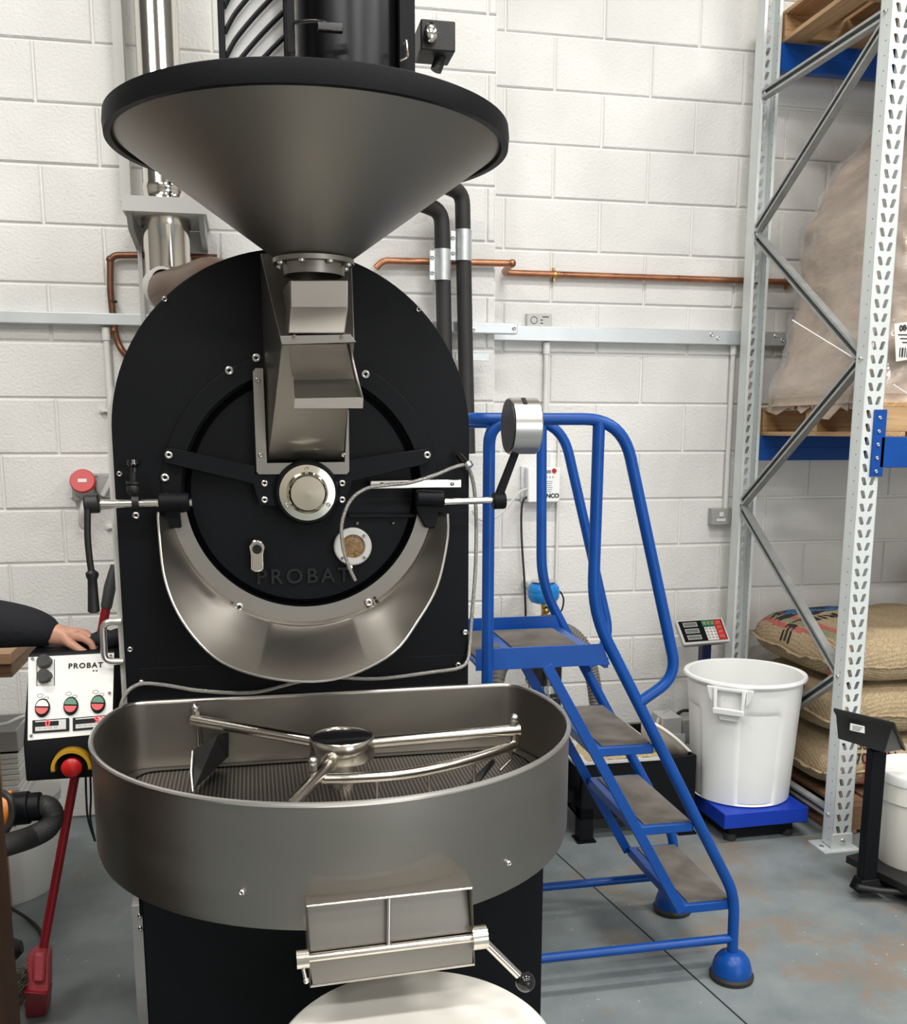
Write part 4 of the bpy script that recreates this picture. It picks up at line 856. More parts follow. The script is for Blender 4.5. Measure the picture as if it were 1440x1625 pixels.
def upright(x, ya, yb, web_y, flip, parent):
    n = int(RZ/.05); b = MB(); t = .0025
    web = slot_web(x, x+UW, web_y, .012, n, flip); up_ = web.build('slotted_web', M['upright'], parent, smooth=0)
    b.bb((x, ya, .012), (x+t, yb, RZ)); b.bb((x+UW-t, ya, .012), (x+UW, yb, RZ))
    ye = yb if flip > 0 else ya
    b.bb((x, ye-.0012, .012), (x+.014, ye+.0012, RZ)); b.bb((x+UW-.014, ye-.0012, .012), (x+UW, ye+.0012, RZ))
    s = b.build('upright_channel', M['upright'], parent, smooth=0)
    d = MB()
    for k in range(n):
        z = .037+k*.05
        for xx in (x-.0004, ) if flip > 0 else (x+UW-t-.0004, ):
            d.cyl((xx, (ya+yb)/2-.008, z), (xx+.0008, (ya+yb)/2-.008, z), .0026, n=6)
    q = d.build('pin_holes', M['ink'], up_, smooth=0); q['kind'] = 'stuff'
    f_ = MB(); f_.bb((x-.045, ya-.03, 0), (x+UW+.03, yb+.03, .007)); f_.bb((x-.004, ya-.004 if flip > 0 else yb, .007), (x+UW+.004, ya if flip > 0 else yb+.004, .07)); f_ = f_.build('foot_plate', M['upright'], parent, bevel=.001)
    if flip > 0: bolt((x+.045, ya-.004, .04), .011, f_); bolt((x-.025, ya+.03, .007), .009, f_, (0, 0, 1))
upright(XR0, YA, YA+UD, YA, 1, RK); upright(XR0, YB2-UD, YB2, YB2, -1, RK)
XB = 4.98
for ya_ in (YA, YB2-UD):
    MB().bb((XB, ya_, 0), (XB+UW, ya_+UD, RZ)).build('end_upright', M['upright'], RK)
# zig-zag bracing (open C section)
zn = lambda x, y, Y: P(x, y, Y).z
YbN, YbF = YA+.05, YB2-.05
BX = XR0+.02
zf = [zn(1205, 158, YB2), zn(1203, 375, YB2), zn(1180, 800, YB2)]
zs_h = zf[0]; stp = (zf[1]-zf[2])/2
nodes_ = [(YbF, zf[1]), (YbN, zf[1]-stp), (YbF, zf[2]), (YbN, zf[2]-stp), (YbF, zf[2]-2*stp+.0)]
def brace_(a, c, name='brace'):
    a, c = V(a), V(c); d = (c-a).normalized(); sx = V((1, 0, 0)); h = d.cross(sx).normalized(); w, e, t = .019, .016, .002
    prof = [(-e, -w), (e, -w), (e, -w*.45), (e-t, -w*.45), (e-t, -w+t), (-e+t, -w+t), (-e+t, w-t), (e-t, w-t), (e-t, w*.45), (e, w*.45), (e, w), (-e, w)]
    r_ = lambda o_: [o_ + sx*-p[0] + h*p[1] for p in prof]
    return MB().loft([r_(a), r_(c)]).build(name, M['brace'], RK, smooth=0)
brace_((BX, YbF, zs_h), (BX, YbN, zs_h)); brace_((BX, YbN, zs_h-.03), (BX, YbF, zf[1]))
for i in range(len(nodes_)-1): brace_((BX, *nodes_[i]), (BX, *nodes_[i+1]))
zl = zn(1300, 1250, 3.75); zl = max(.14, min(.26, zl)); brace_((BX, YbF, zl), (BX, YbN, zl))
for zz in [zf[0], zf[1]-stp, zf[2]-stp, zl]: bolt((XR0-.0005, YA+.04, zz), .009, RK, (-1, 0, 0))
# beams
ZSH = (P(1300, 694, YB2).z + P(1430, 690, YA).z)/2; ZUP = P(1310, 82, YB2).z
def beam(y, z, h=.115):
    b = MB().bb((XR0+UW-.002, y-.025, z-h), (XB+.01, y+.025, z)); b.bb((XR0+UW, y-.027, z-h*.5), (XB, y+.027, z-h*.45)); return b.build('shelf_beam', M['beam_blue'], RK, bevel=.003)
for z in (ZSH, ZUP): beam(YA+.03, z); beam(YB2-.035, z)
zc_ = [P(1410, y, YA).z for y in (650, 756)]
cp = MB().bb((XR0+UW*.52, YA-.008, zc_[1]), (XR0+UW+.012, YA-.001, zc_[0])); cp.bb((XR0+UW-.004, YA-.008, ZSH-.115), (XB, YA+.02, ZSH)); cp = cp.build('beam_connector', M['blue'], RK, bevel=.002)
for k in range(5): bolt((XR0+UW*.78, YA-.008, zc_[0]-.03-k*(zc_[0]-zc_[1]-.05)/4), .007, cp)

# ------------------------------------------------------------------ pallets
def pallet(name, x0, x1, y0, y1, z, label, wd='pine', wy='pine_y', h=.13):
    t = thing(name, ((x0+x1)/2, (y0+y1)/2, z), label, 'pallet'); bt_ = .019
    n = 8
    for i in range(n):
        xa_ = x0+(x1-x0-.13)*i/(n-1); MB().bb((xa_, y0, z+h-bt_), (xa_+.13, y1, z+h)).build('deck_board', M[wy], t, bevel=.002)
    for j in range(3):
        ya_ = y0+(y1-y0-.09)*j/2; MB().bb((x0, ya_, z+bt_), (x1, ya_+.09, z+h-bt_)).build('bearer', M[wd], t, bevel=.002)
    for i in (0, .25, .5, .75, 1):
        xa_ = x0+(x1-x0-.1)*i; MB().bb((xa_, y0, z), (xa_+.1, y1, z+bt_)).build('base_board', M[wy], t, bevel=.002)
    return t
pallet('pallet', XR0+.10, XR0+1.3, YA-.05, YB2+.02, ZUP, 'pale pine pallet resting on the top blue beams of the rack')
pallet('pallet', XR0+.10, XR0+1.3, YA+.02, YB2+.02, ZSH, 'pine pallet under the wrapped load on the middle shelf')
pallet('pallet', XR0+.10, XR0+1.3, 3.50, 4.40, 0, 'dark old wooden pallet on the floor under the coffee sacks', 'oldwood', 'oldwood', .15)

# ------------------------------------------------------------------ wrapped load
LP = thing('wrapped_load', (XR0+.7, 3.9, ZSH+.13), 'bulky brown paper load in clear stretch film on the middle shelf', 'wrapped load')
z0 = ZSH+.13
outl = [(1206, 650, 0), (1212, 622, 0), (1232, 570, 0), (1252, 510, 0), (1260, 460, 0), (1268, 405, 0), (1275, 365, 0), (1296, 315, 0), (1335, 262, 0), (1375, 215, 0), (1400, 196, 0)]
def load_ring(x_l, z, grow, seed, pleat=0):
    xr, ya_, yb_ = XR0+1.28, 3.46, 4.30; w = xr-x_l; cx, cy = (x_l+xr)/2, (ya_+yb_)/2; out = []
    for i in range(160):
        a = 2*PI*i/160; c, s = math.cos(a), math.sin(a); e = .28
        x = cx+(w/2+grow)*math.copysign(abs(c)**e, c); y = cy+((yb_-ya_)/2+grow)*math.copysign(abs(s)**e, s)
        nn = noise.noise(V((x*4, y*4, z*5+seed)))*.03 - abs(noise.noise(V((x*9, y*9, z*7+seed))))*.03 + noise.noise(V((x*22, y*22, z*26+seed)))*.006
        if pleat: nn += pleat*(.6-abs(noise.noise(V((x*13, y*13, z*4.5+x*6)))*2.2)) + pleat*.5*noise.noise(V((x*30, y*30, z*12)))
        out.append(V((x+nn*c*1.2, y+nn*s*1.2, z)))
    return out
rings, rings2 = [], []
prev = None; prof = []
for (x, y, _) in outl:
    p = P(x, y, 4.22); prof.append((max(p.x, XR0+.06), max(p.z, z0)))
prof[0] = (prof[0][0], z0)
zmax = prof[-1][1]
NR = 70
for i in range(NR+1):
    z = z0+(zmax-z0)*i/NR
    for k in range(len(prof)-1):
        if prof[k][1] <= z <= prof[k+1][1]+1e-6: break
    t = (z-prof[k][1])/max(1e-6, prof[k+1][1]-prof[k][1]); xl = prof[k][0]*(1-t)+prof[k+1][0]*t
    rings.append(load_ring(xl, z, -.006 if i else -.0, 3)); rings2.append(load_ring(xl, z, .006+.03*max(0, i/NR-.55), 3, .014))
MB().loft(rings).build('paper_bale', M['kraft'], LP, smooth=60)
MB().loft(rings2[2:]).build('stretch_film', M['film'], LP, smooth=60)
# torn lower edge of the wrap hanging over the pallet
rnd = random.Random(4); yy_ = 3.46; xt = XR0+.088
while yy_ < 4.26:
    w_ = rnd.uniform(.10, .26); dz = rnd.uniform(.03, .07)
    MB().prism([V((xt+.01, yy_, z0+.05)), V((xt+.008, yy_+w_, z0+.05)), V((xt, yy_+w_, z0-dz*rnd.uniform(.3, 1))), V((xt-.008*rnd.random(), yy_+w_*rnd.uniform(.3, .7), z0-dz)), V((xt, yy_+w_*.2, z0-dz*.2)), V((xt, yy_, z0-dz*.5))], (.004, 0, 0)).build('torn_flap', M['kraft'], LP); yy_ += w_*rnd.uniform(.9, 1.3)
lb = P(1434, 540, 3.44); t = MB().box(lb+V((.03, 0, 0)), (.13, .003, .14), Matrix.Rotation(-.15, 3, 'Y')).build('shipping_label', M['paper'], LP)
text_mesh('084', .03, M['ink'], basis(lb+V((.0, -.003, .045)), (1, 0, .15), (-.15, 0, 1)), 'label_print', LP, .0004, .001)
for k in range(7): MB().box(lb+V((-.012+k*.011, -.0025, -.045)), (.004+.003*(k % 2), .001, .035)).build('barcode_bar', M['ink'], LP)
for k in range(3): MB().box(lb+V((.02, -.0025, .02-.014*k)), (.09-.02*k, .001, .004)).build('printed_line', M['ink'], LP)
MB().tube([P(1258, 508, 3.7), P(1370, 577, 3.44)], .0025, 6).build('strap', M['wplastic'], LP); MB().tube([P(1418, 610, 3.43), P(1445, 628, 3.43)], .0025, 6).build('strap', M['wplastic'], LP)

# ------------------------------------------------------------------ coffee sacks
def sack(cx, cy, z, lx, ly, h, rz, seed, label, group=None, ear=True):
    n, m_ = 44, 32; Rz = Matrix.Rotation(rz, 3, 'Z'); vs_ = []; fs = []
    def pt(u, v, sgn):
        a = max(0, 1-abs(u)**4.5)**.36; b = max(0, 1-abs(v)**4.5)**.36; e = a*b
        x = u*lx/2*(1-.06*abs(v)**3); y = v*ly/2*(1-.07*abs(u)**3)
        nn = noise.noise(V((x*5+seed, y*5, sgn*3)))*.018*e + noise.noise(V((x*14+seed, y*14, sgn*5)))*.006*e
        zz = h*.42 + sgn*h*(.58 if sgn > 0 else .42)*e + (nn if sgn > 0 else 0) + .02*noise.noise(V((x*4+seed, y*4, 0)))*(1-e)
        return V((cx, cy, z)) + Rz @ V((x, y, 0)) + V((0, 0, zz))
    for sgn in (1, -1):
        for j in range(m_+1):
            for i in range(n+1):
                vs_.append(pt(-1+2*i/n, -1+2*j/m_, sgn))
    W = n+1; H_ = (n+1)*(m_+1)
    for j in range(m_):
        for i in range(n):
            q = j*W+i; fs.append((q, q+1, q+W+1, q+W)); fs.append((H_+q, H_+q+W, H_+q+W+1, H_+q+1))
    b = MB(); b.add(vs_, fs)
    me = b.mesh('sack_body', M['hessian'], 0)
    bm = bmesh.new(); bm.from_mesh(me); bmesh.ops.remove_doubles(bm, verts=bm.verts, dist=.0008); bmesh.ops.recalc_face_normals(bm, faces=bm.faces); bm.to_mesh(me)
    bvh = BVHTree.FromBMesh(bm); bm.free()
    me.polygons.foreach_set('use_smooth', [True]*len(me.polygons))
    t = thing('coffee_sack', (cx, cy, z), label, 'sack', group)
    link('sack_body', me, t)
    seam = [pt(-1+2*i/n, -1, 1) for i in range(n+1)]
    MB().tube([p+V((0, 0, .002*math.sin(i*2.3))) for i, p in enumerate(seam)], .006, 6).build('stitched_seam', M['hessian'], t)
    if ear:
        seam = [pt(-1, -1+2*j/m_, 1) for j in range(m_+1)]
        lip = [p + Rz @ V((-.02-.02*noise.noise(V((j*.4, seed, 0))), 0, 0)) + V((0, 0, .025*noise.noise(V((j*.3, seed, 4))))) for j, p in enumerate(seam)]
        MB().loft([seam, lip], caps=False, ringclosed=False).build('hem', M['hessian'], t, solid=.005)
    return t, bvh
def drape(bvh, me_obj, up_=V((0, 0, 1)), lift=.0025):
    """lay a flat print on the sack by dropping every vertex on to it"""
    me = me_obj.data; bm = bmesh.new(); bm.from_mesh(me); bmesh.ops.triangulate(bm, faces=bm.faces)
    for _ in range(2): bmesh.ops.subdivide_edges(bm, edges=[e for e in bm.edges if e.calc_length() > .02], cuts=1)
    bad = []
    for v in bm.verts:
        hit = bvh.ray_cast(v.co + up_*1.0, -up_)
        if hit[0] is None: bad.append(v)
        else: v.co = hit[0] + hit[1]*(lift if hit[1].dot(up_) > 0 else -lift)
    bmesh.ops.delete(bm, geom=bad, context='VERTS'); bm.to_mesh(me); bm.free()
def stripe(bvh, t, x0, x1, y0, y1, z, m, dirn=V((0, 0, 1))):
    vs_ = []; n = 30
    for j in range(n+1):
        for i in range(3):
            wob = .005*noise.noise(V((j*.8, i, x0*9)))
            if abs(dirn.z) > .5: vs_.append(V((x0+(x1-x0)*i/2+wob, y0+(y1-y0)*j/n, z)))
            else: vs_.append(V((x0+(x1-x0)*i/2+wob, y0, z+(y1-z)*j/n)))
    out = []
    for v in vs_:
        h = bvh.ray_cast(v+dirn*1.0, -dirn); out.append(h[0]+dirn*.0015 if h[0] is not None else v)
    MB().add(out, [(j*3+i, j*3+i+1, j*3+i+4, j*3+i+3) for j in range(n) for i in range(2)]).build('dyed_stripe', M[m], t)
SX0 = XR0+.055; LS = 0.95
SZ = [.155, .385, .615]; SH = .238
sacks = []
for k, lab in enumerate(('bottom hessian coffee sack on the floor pallet printed with a weight in kg', 'middle hessian coffee sack squeezed between two others', 'topmost hessian coffee sack with black lettering and a blue print')):
    sacks.append(sack(SX0+LS/2+.012*k, 3.93, SZ[k], LS, .78, SH, .02*(k-1), 5+k*7, lab, ear=True))
for k in range(4):
    sack(SX0+LS+.03+LS/2, 3.92, SZ[k] if k < 3 else .845, LS, .78, SH, .03*(k % 2), 40+k*5, 'hessian coffee sack in the stack farther along the rack', 'farther coffee sacks', True)
t3, b3 = sacks[2]
zt3 = SZ[2]+.6
for xx, m_ in ((2.35, 'dyered'), (2.385, 'dyegreen'), (2.415, 'dyered')): stripe(b3, t3, xx, xx+.026, 3.58, 4.25, SZ[2], m_)
tm = text_mesh('TRIPLE', .1, M['ink'], basis((2.50, 3.97, 1.2), (-1, 0, 0), (0, -1, 0)), 'sack_lettering', t3, 0, .003, space=1.15); drape(b3, tm)
for k in range(16):
    a = k*2.4; rr_ = .03+.11*(k/16)**.7; c = V((2.56+rr_*1.4*math.cos(a), 4.14+rr_*.6*math.sin(a), 1.2)); q = MB()
    q.add([c+V((.045*math.cos(j*PI/4)*(1+.4*math.sin(j*3+k)), .03*math.sin(j*PI/4)*(1+.4*math.cos(j*2+k)), 0)) for j in range(8)], [tuple(range(8))]); q = q.build('blue_print', M['dyeblue' if k % 3 else 'ink'], t3); drape(b3, q, lift=.0018)
t2, b2 = sacks[1]
front = V((0, -1, 0))
tm = text_mesh('N O', .11, M['ink'], basis((2.86, 3.2, SZ[1]+.16), (1, 0, 0), (0, 0, 1)), 'sack_lettering', t2, 0, .003); drape(b2, tm, front)
t1, b1 = sacks[0]
for xx, m_ in ((2.50, 'dyered'), (2.55, 'dyegreen'), (2.60, 'dyered')): stripe(b1, t1, xx, xx+.035, 3.2, SZ[0]+.17, SZ[0]+.03, m_, front)
tm = text_mesh('70 kg N', .06, M['ink'], basis((2.56, 3.2, SZ[0]+.15), (1, 0, 0), (0, 0, 1)), 'sack_lettering', t1, 0, .001); drape(b1, tm, front)
tm = text_mesh('PRODUCTO', .04, M['ink'], basis((2.54, 3.2, SZ[0]+.20), (1, 0, 0), (0, 0, 1)), 'sack_lettering', t1, 0, .001); drape(b1, tm, front)
# ------------------------------------------------------------------ white bins and scales
def bin_(name, cx, cy, z, h, rt_, rb, label, handle_ang=None, group=None):
    t = thing(name, (cx, cy, z), label, 'bin', group); n = 128; rings = []
    rz_ = lambda q: rb+(rt_-rb)*q
    def flute(a): return .5+.5*math.tanh(6*(math.cos(a*4+.6)-.15))
    qs = [0, .01, .03, .2, .45, .60, .66, .70, .73, .76, .80, .95, .97]
    for q in qs:
        d = .018*max(0, min(1, (.775-q)/.06)) if q > .02 else .004
        if q < .02: d = .004*q/.02
        rings.append([V((cx+(rz_(q)-d*flute(2*PI*i/n)-(.012 if q == 0 else 0))*math.cos(2*PI*i/n), cy+(rz_(q)-d*flute(2*PI*i/n)-(.012 if q == 0 else 0))*math.sin(2*PI*i/n), z+h*q)) for i in range(n)])
    for rr_, q in ((rt_+.012, .972), (rt_+.015, .985), (rt_+.012, 1.0), (rt_, 1.003), (rt_-.006, .995), (rt_-.008, .95), (rb-.006, .03)):
        rings.append([V((cx+rr_*math.cos(2*PI*i/n), cy+rr_*math.sin(2*PI*i/n), z+h*q)) for i in range(n)])
    MB().loft(rings).build('bin_body', M['wplastic'], t)
    for a in ([handle_ang, handle_ang+PI] if handle_ang is not None else []):
        d = V((math.cos(a), math.sin(a), 0)); s = V((-d.y, d.x, 0)); o_ = V((cx, cy, z))
        hp = lambda u_, q, e: o_ + d*(rz_(q)+e) + s*u_ + V((0, 0, h*q))
        hb = MB()
        for sg in (-1, 1):
            hb.hexa([hp(sg*.05, .965, .0), hp(sg*.066, .965, .0), hp(sg*.066, .965, .02), hp(sg*.05, .965, .02)], [hp(sg*.05, .80, .018), hp(sg*.06, .80, .018), hp(sg*.06, .80, .034), hp(sg*.05, .80, .034)])
            hb.prism([hp(sg*.066, .97, .003), hp(sg*.094, .97, .003), hp(sg*.084, .88, .003), hp(sg*.066, .83, .003)], d*.012)
        hb.hexa([hp(-.062, .765, .016), hp(-.062, .81, .016), hp(-.062, .81, .036), hp(-.062, .765, .036)], [hp(.062, .765, .016), hp(.062, .81, .016), hp(.062, .81, .036), hp(.062, .765, .036)])
        hb.hexa([hp(-.068, .945, 0), hp(-.068, .97, 0), hp(-.068, .97, .02), hp(-.068, .945, .02)], [hp(.068, .945, 0), hp(.068, .97, 0), hp(.068, .97, .02), hp(.068, .945, .02)])
        hb.prism([hp(-.05, .77, -.004), hp(.05, .77, -.004), hp(.036, .71, -.004), hp(-.036, .71, -.004)], d*.022)
        hb.build('handle', M['wplastic'], t, bevel=.003)
    return t
BY = 3.74; ZP = .135
bt0 = P(1183, 1062, BY); brt = (P(1276, 1062, BY).x-P(1091, 1062, BY).x)/2-.03
bn = bin_('white_bin', bt0.x, BY, ZP, bt0.z-ZP-.01, brt, brt*.86, 'large white fluted plastic bin standing on the blue platform scale', math.radians(-131))
p0 = PZ(1272, 1089, bt0.z-.06); q = V((bt0.x, BY, 0)); dd = V((math.cos(-.35), math.sin(-.35), 0)); MB().box(q+dd*(brt+.001)+V((0, 0, bt0.z-.06)), (.003, .03, .025), Matrix.Rotation(-.35, 3, 'Z')).build('sticker', M['ink'], bn)
# bin under the discharge chute
bin2 = bin_('white_bin', .258, 1.6, 0, .56, .236, .20, 'white plastic bin on the floor under the cooling tray chute', math.radians(-60))
MB().lathe([(.251, -.02), (.254, .008), (.245, .016), (.21, .016), (.20, .010), (0, .012)], (.258, 1.6, .56), (0, 0, 1), 72).build('lid', M['wplastic2'], bin2)
# blue platform scale
pc0, pc1, pc2 = PZ(1151, 1293, ZP), PZ(1284, 1281, ZP), PZ(1102, 1258, ZP)
ex = (pc1-pc0).normalized(); ey = V((-ex.y, ex.x, 0)); Ls, Ds = (pc1-pc0).length, .52
PS = thing('platform_scale', pc0+ex*Ls/2+ey*Ds/2-V((0, 0, ZP)), 'blue platform scale with keypad display under the white fluted bin', 'scale')
Rs = Matrix((ex, ey, V((0, 0, 1)))).transposed(); cen = pc0+ex*Ls/2+ey*Ds/2
MB().box(V((cen.x, cen.y, ZP-.032)), (Ls, Ds, .064), Rs).build('platform', M['scale_blue'], PS, bevel=.003)
MB().box(V((cen.x, cen.y, .045)), (Ls-.09, Ds-.08, .05), Rs).build('base_frame', M['black'], PS)
for sx_ in (-1, 1):
    for sy_ in (-1, 1): MB().cyl(V((cen.x, cen.y, 0))+ex*sx_*(Ls/2-.06)+ey*sy_*(Ds/2-.06), V((cen.x, cen.y, .03))+ex*sx_*(Ls/2-.06)+ey*sy_*(Ds/2-.06), .026, n=16).build('foot', M['black_rubber'], PS)
YD = 4.25; pdx = P(1119, 1030, YD).x; pdz = P(1119, 1022, YD).z
MB().bb((pdx-.022, YD-.022, .03), (pdx+.022, YD+.022, pdz)).build('post', M['navy'], PS)
MB().hexa([V((pdx-.03, YD-.05, .02)), V((pdx+.03, YD-.05, .02)), V((pdx+.03, YD+.03, .02)), V((pdx-.03, YD+.03, .02))], [V((pdx-.03, YD-.05, .07)), V((pdx+.03, YD-.05, .07)), V((pdx+.03, YD+.03, .07)), V((pdx-.03, YD+.03, .07))]).build('post_bracket', M['scale_blue'], PS)
# tilted keypad: corners as seen
kc = [P(1071, 984, YD+.03), P(1147, 979, YD+.03), P(1161, 1018, YD-.05), P(1086, 1024, YD-.05)]
kx = (kc[1]-kc[0]).normalized(); ky = (kc[0]-kc[3]).normalized(); kn = kx.cross(ky).normalized()
if kn.y > 0: kn = -kn
KP = MB().hexa(kc, [p-kn*.05+ (sum(kc, V())/4-p)*.12 for p in kc]).build('display_head', M['lgrey'], PS, bevel=.006)
def kpt(u_, v_, e=.0): return kc[0].lerp(kc[1], u_).lerp(kc[3].lerp(kc[2], u_), v_) + kn*e
def kquad(u0_, v0_, u1_, v1_, m, name, e=.001, t_=.003): return MB().prism([kpt(u0_, v0_, e), kpt(u1_, v0_, e), kpt(u1_, v1_, e), kpt(u0_, v1_, e)], -kn*t_).build(name, M[m], KP)
kquad(.05, .08, .95, .9, 'screen', 'keypad_face')
for k in range(3): kquad(.13, .14+.25*k, .42, .32+.25*k, 'gplastic', 'bezel', .0015); kquad(.15, .17+.25*k, .40, .29+.25*k, 'lcd', 'lcd_window', .002)
kquad(.52, .10, .78, .33, 'green', 'green_keys', .0015); kquad(.78, .10, .93, .88, 'red', 'red_keys', .0015); kquad(.54, .36, .77, .88, 'keys', 'white_keys', .0015)
for r_ in range(4):
    for c_ in range(3): kquad(.555+.075*c_, .39+.12*r_, .61+.075*c_, .47+.12*r_, 'gplastic', 'key', .002)
for r_ in range(4): kquad(.81, .15+.18*r_, .90, .26+.18*r_, 'dyered', 'key', .002)
for c_ in range(3): kquad(.545+.08*c_, .14, .60+.08*c_, .27, 'dyegreen', 'key', .002)

# second scale with its back to us, and a lidded bucket
S2 = thing('bench_scale', (2.25, 2.95, 0), 'black platform scale with dark display post in front of the rack', 'scale')
fp_ = PZ(1375, 1402, .05); sxp, syp = fp_.x, fp_.y
pz1 = P(1378, 1190, syp).z
MB().bb((sxp-.028, syp-.02, .045), (sxp+.028, syp+.02, pz1)).build('post', M['black'], S2, bevel=.003)
dc_ = [P(1329, 1133, syp), P(1405, 1152, syp-.06), P(1406, 1195, syp-.06), P(1330, 1172, syp)]
top = [P(1326, 1124, syp-.01), P(1419, 1146, syp-.07), P(1436, 1186, syp+.03), P(1352, 1150, syp+.09)]
low = [P(1330, 1172, syp), P(1404, 1195, syp-.06), P(1432, 1190, syp+.03), P(1350, 1172, syp+.07)]
mid_ = [top[i].lerp(low[i], .22) for i in range(4)]
c0_ = sum(top, V())/4
hd = MB().loft([[c0_+(p-c0_)*1.05 for p in top], [c0_+(p-c0_)*1.05-V((0, 0, .012)) for p in top], [p for p in mid_], low]); H2 = hd.build('display_head', M['iron'], S2, bevel=.006)
la, lb_, lc, ld = P(1350, 1147, syp-.035), P(1372, 1152, syp-.052), P(1372, 1163, syp-.052), P(1349, 1158, syp-.035)
MB().prism([p+V((-.002, -.006, 0)) for p in (la, lb_, lc, ld)], (0, .004, 0)).build('rating_label', M['paper'], H2)
for k in range(3):
    t_ = .25+.25*k; a, c = la.lerp(ld, t_).lerp(lb_.lerp(lc, t_), .12), la.lerp(ld, t_).lerp(lb_.lerp(lc, t_), .85-.1*k); MB().tube([a+V((-.002, -.007, 0)), c+V((-.002, -.007, 0))], .0008, 4).build('printed_line', M['ink'], H2)
pw = [PZ(1350, 1398, .045), PZ(1445, 1448, .045)]
ea = (pw[1]-pw[0]).normalized(); eb = V((-ea.y, ea.x, 0))
Rp = Matrix((ea, eb, V((0, 0, 1)))).transposed(); pc = V((sxp, syp, 0))+V((.235, .0, 0))
MB().box(V((pc.x, pc.y, .075)), (.40, .36, .03), Rp).build('platform', M['iron'], S2, bevel=.004)
MB().box(V((pc.x, pc.y, .045)), (.34, .30, .04), Rp).build('base_frame', M['black'], S2)
for sx_ in (-1, 1):
    for sy_ in (-1, 1): MB().cyl(V((pc.x, pc.y, 0))+ea*sx_*.15+eb*sy_*.13, V((pc.x, pc.y, .03))+ea*sx_*.15+eb*sy_*.13, .018, n=14).build('foot', M['black_rubber'], S2)
MB().hexa([V((sxp-.05, syp-.04, .03)), V((sxp+.05, syp-.04, .03)), V((sxp+.05, syp+.03, .03)), V((sxp-.05, syp+.03, .03))], [V((sxp-.034, syp-.026, .075)), V((sxp+.034, syp-.026, .075)), V((sxp+.034, syp+.026, .075)), V((sxp-.034, syp+.026, .075))]).build('post_bracket', M['black'], S2, bevel=.003)
MB().tube([V((sxp-.06, syp-.035, .06)), V((sxp+.02, syp-.05, .045)), V((sxp+.12, syp-.10, .05))], .011, 10).build('cable_arm', M['iron'], S2)
kz = .09; kr = .165; kY = 2.90+.16; kx_ = P(1388, 1330, kY).x+kr*1.12
ktop = P(1450, 1222, kY).z
BK = thing('lidded_bucket', (kx_, kY, kz), 'cream plastic bucket with white lid standing on the black scale', 'bucket')
MB().lathe([(0, 0), (kr*.86, 0), (kr*.88, .006), (kr*.985, ktop-kz-.10), (kr*1.03, ktop-kz-.10), (kr*1.03, ktop-kz-.035), (kr, ktop-kz-.03), (kr, ktop-kz-.005)], (kx_, kY, kz), (0, 0, 1), 48).build('bucket_body', M['wplastic2'], BK)
MB().lathe([(kr*1.01, -.032), (kr*1.05, -.03), (kr*1.06, -.004), (kr*1.03, .004), (kr*.98, .004), (kr*.96, -.002), (0, -.002)], (kx_, kY, ktop), (0, 0, 1), 48).build('lid', M['wplastic'], BK)

# ------------------------------------------------------------------ control console at the operator side
yf_, yt_, ybk = 2.40, 2.53, 2.70
xa = P(39, 1210, yf_).x; xb = P(193, 1200, yf_).x
xb = min(xb, XL-.03)
zb0 = P(110, 1236, yf_).z; z1 = P(110, 1176, yf_).z; z2 = P(110, 1034, yt_).z
CN = thing('control_console', ((xa+xb)/2, 2.55, zb0), 'black control console with white sloping panel beside the roaster', 'control console')
MB().prism([V((xa, yf_, zb0)), V((xa, yf_, z1)), V((xa, yt_, z2)), V((xa, ybk, z2)), V((xa, ybk, zb0))], (xb-xa, 0, 0)).build('cabinet', M['black'], CN, bevel=.004)
MB().bb((xb-.002, 2.5, zb0+.03), (XL+.0, 2.62, zb0+.12)).build('support_arm', M['black'], CN)
n_ = V((0, -(z2-z1), -(yf_-yt_)*-1)); n_ = V((0, -(z2-z1), (yt_-yf_))).normalized(); po = V((0, yf_, z1))
def CP(x, y, e=0.0):
    d = ray(x, y); o_ = V((0, 0, CAM_H)); t_ = (po+n_*.004-o_).dot(n_)/d.dot(n_); return o_+d*t_+n_*e
def cquad(pts, m, name, e=.001, t_=.002, parent=CN): return MB().prism([CP(x, y, e) for x, y in pts], -n_*t_).build(name, M[m], parent)
cquad([(45, 1043), (181, 1036), (178, 1163), (44, 1175)], 'white', 'faceplate', 0, .004)
tx = (CP(180, 1100)-CP(50, 1100)); tx = V((1, 0, 0)); ty = (V((0, yt_, z2))-V((0, yf_, z1))).normalized()
text_mesh('PROBAT', .0185, M['ink'], basis(CP(136, 1056.5, .0006), tx, ty), 'lettering', CN, .0003, .0007, space=1.25)
for k in range(2): cquad([(147+5*k, 1063.5), (150+5*k, 1063.5), (150+5*k, 1065.5), (147+5*k, 1065.5)], 'ink', 'logo_dot', .0008, .0005)
fr_ = MB()
for (xa_, ya_, xb_, yb__) in ((58, 1048, 87, 1046.5), (58, 1088, 87, 1086.5), (58, 1048, 59, 1088), (86, 1047, 87, 1087)): fr_.prism([CP(xa_, ya_-.8, .001), CP(xb_, ya_-.8 if xb_-xa_ > 5 else ya_, .001), CP(xb_, yb__+.8, .001), CP(xa_, yb__+.8, .001)], -n_*.001)
fr_.build('knob_frame', M['ink'], CN)
for y in (1053, 1076):
    p = CP(72, y); k_ = MB().lathe([(.017, 0), (.016, .012), (.0155, .024), (0, .025)], p, n_, 20).build('selector_knob', M['knob_black'], CN); MB().lathe([(.0185, 0), (.0185, .005), (.016, .006)], p, n_, 20).build('knob_collar', M['chrome'], k_)
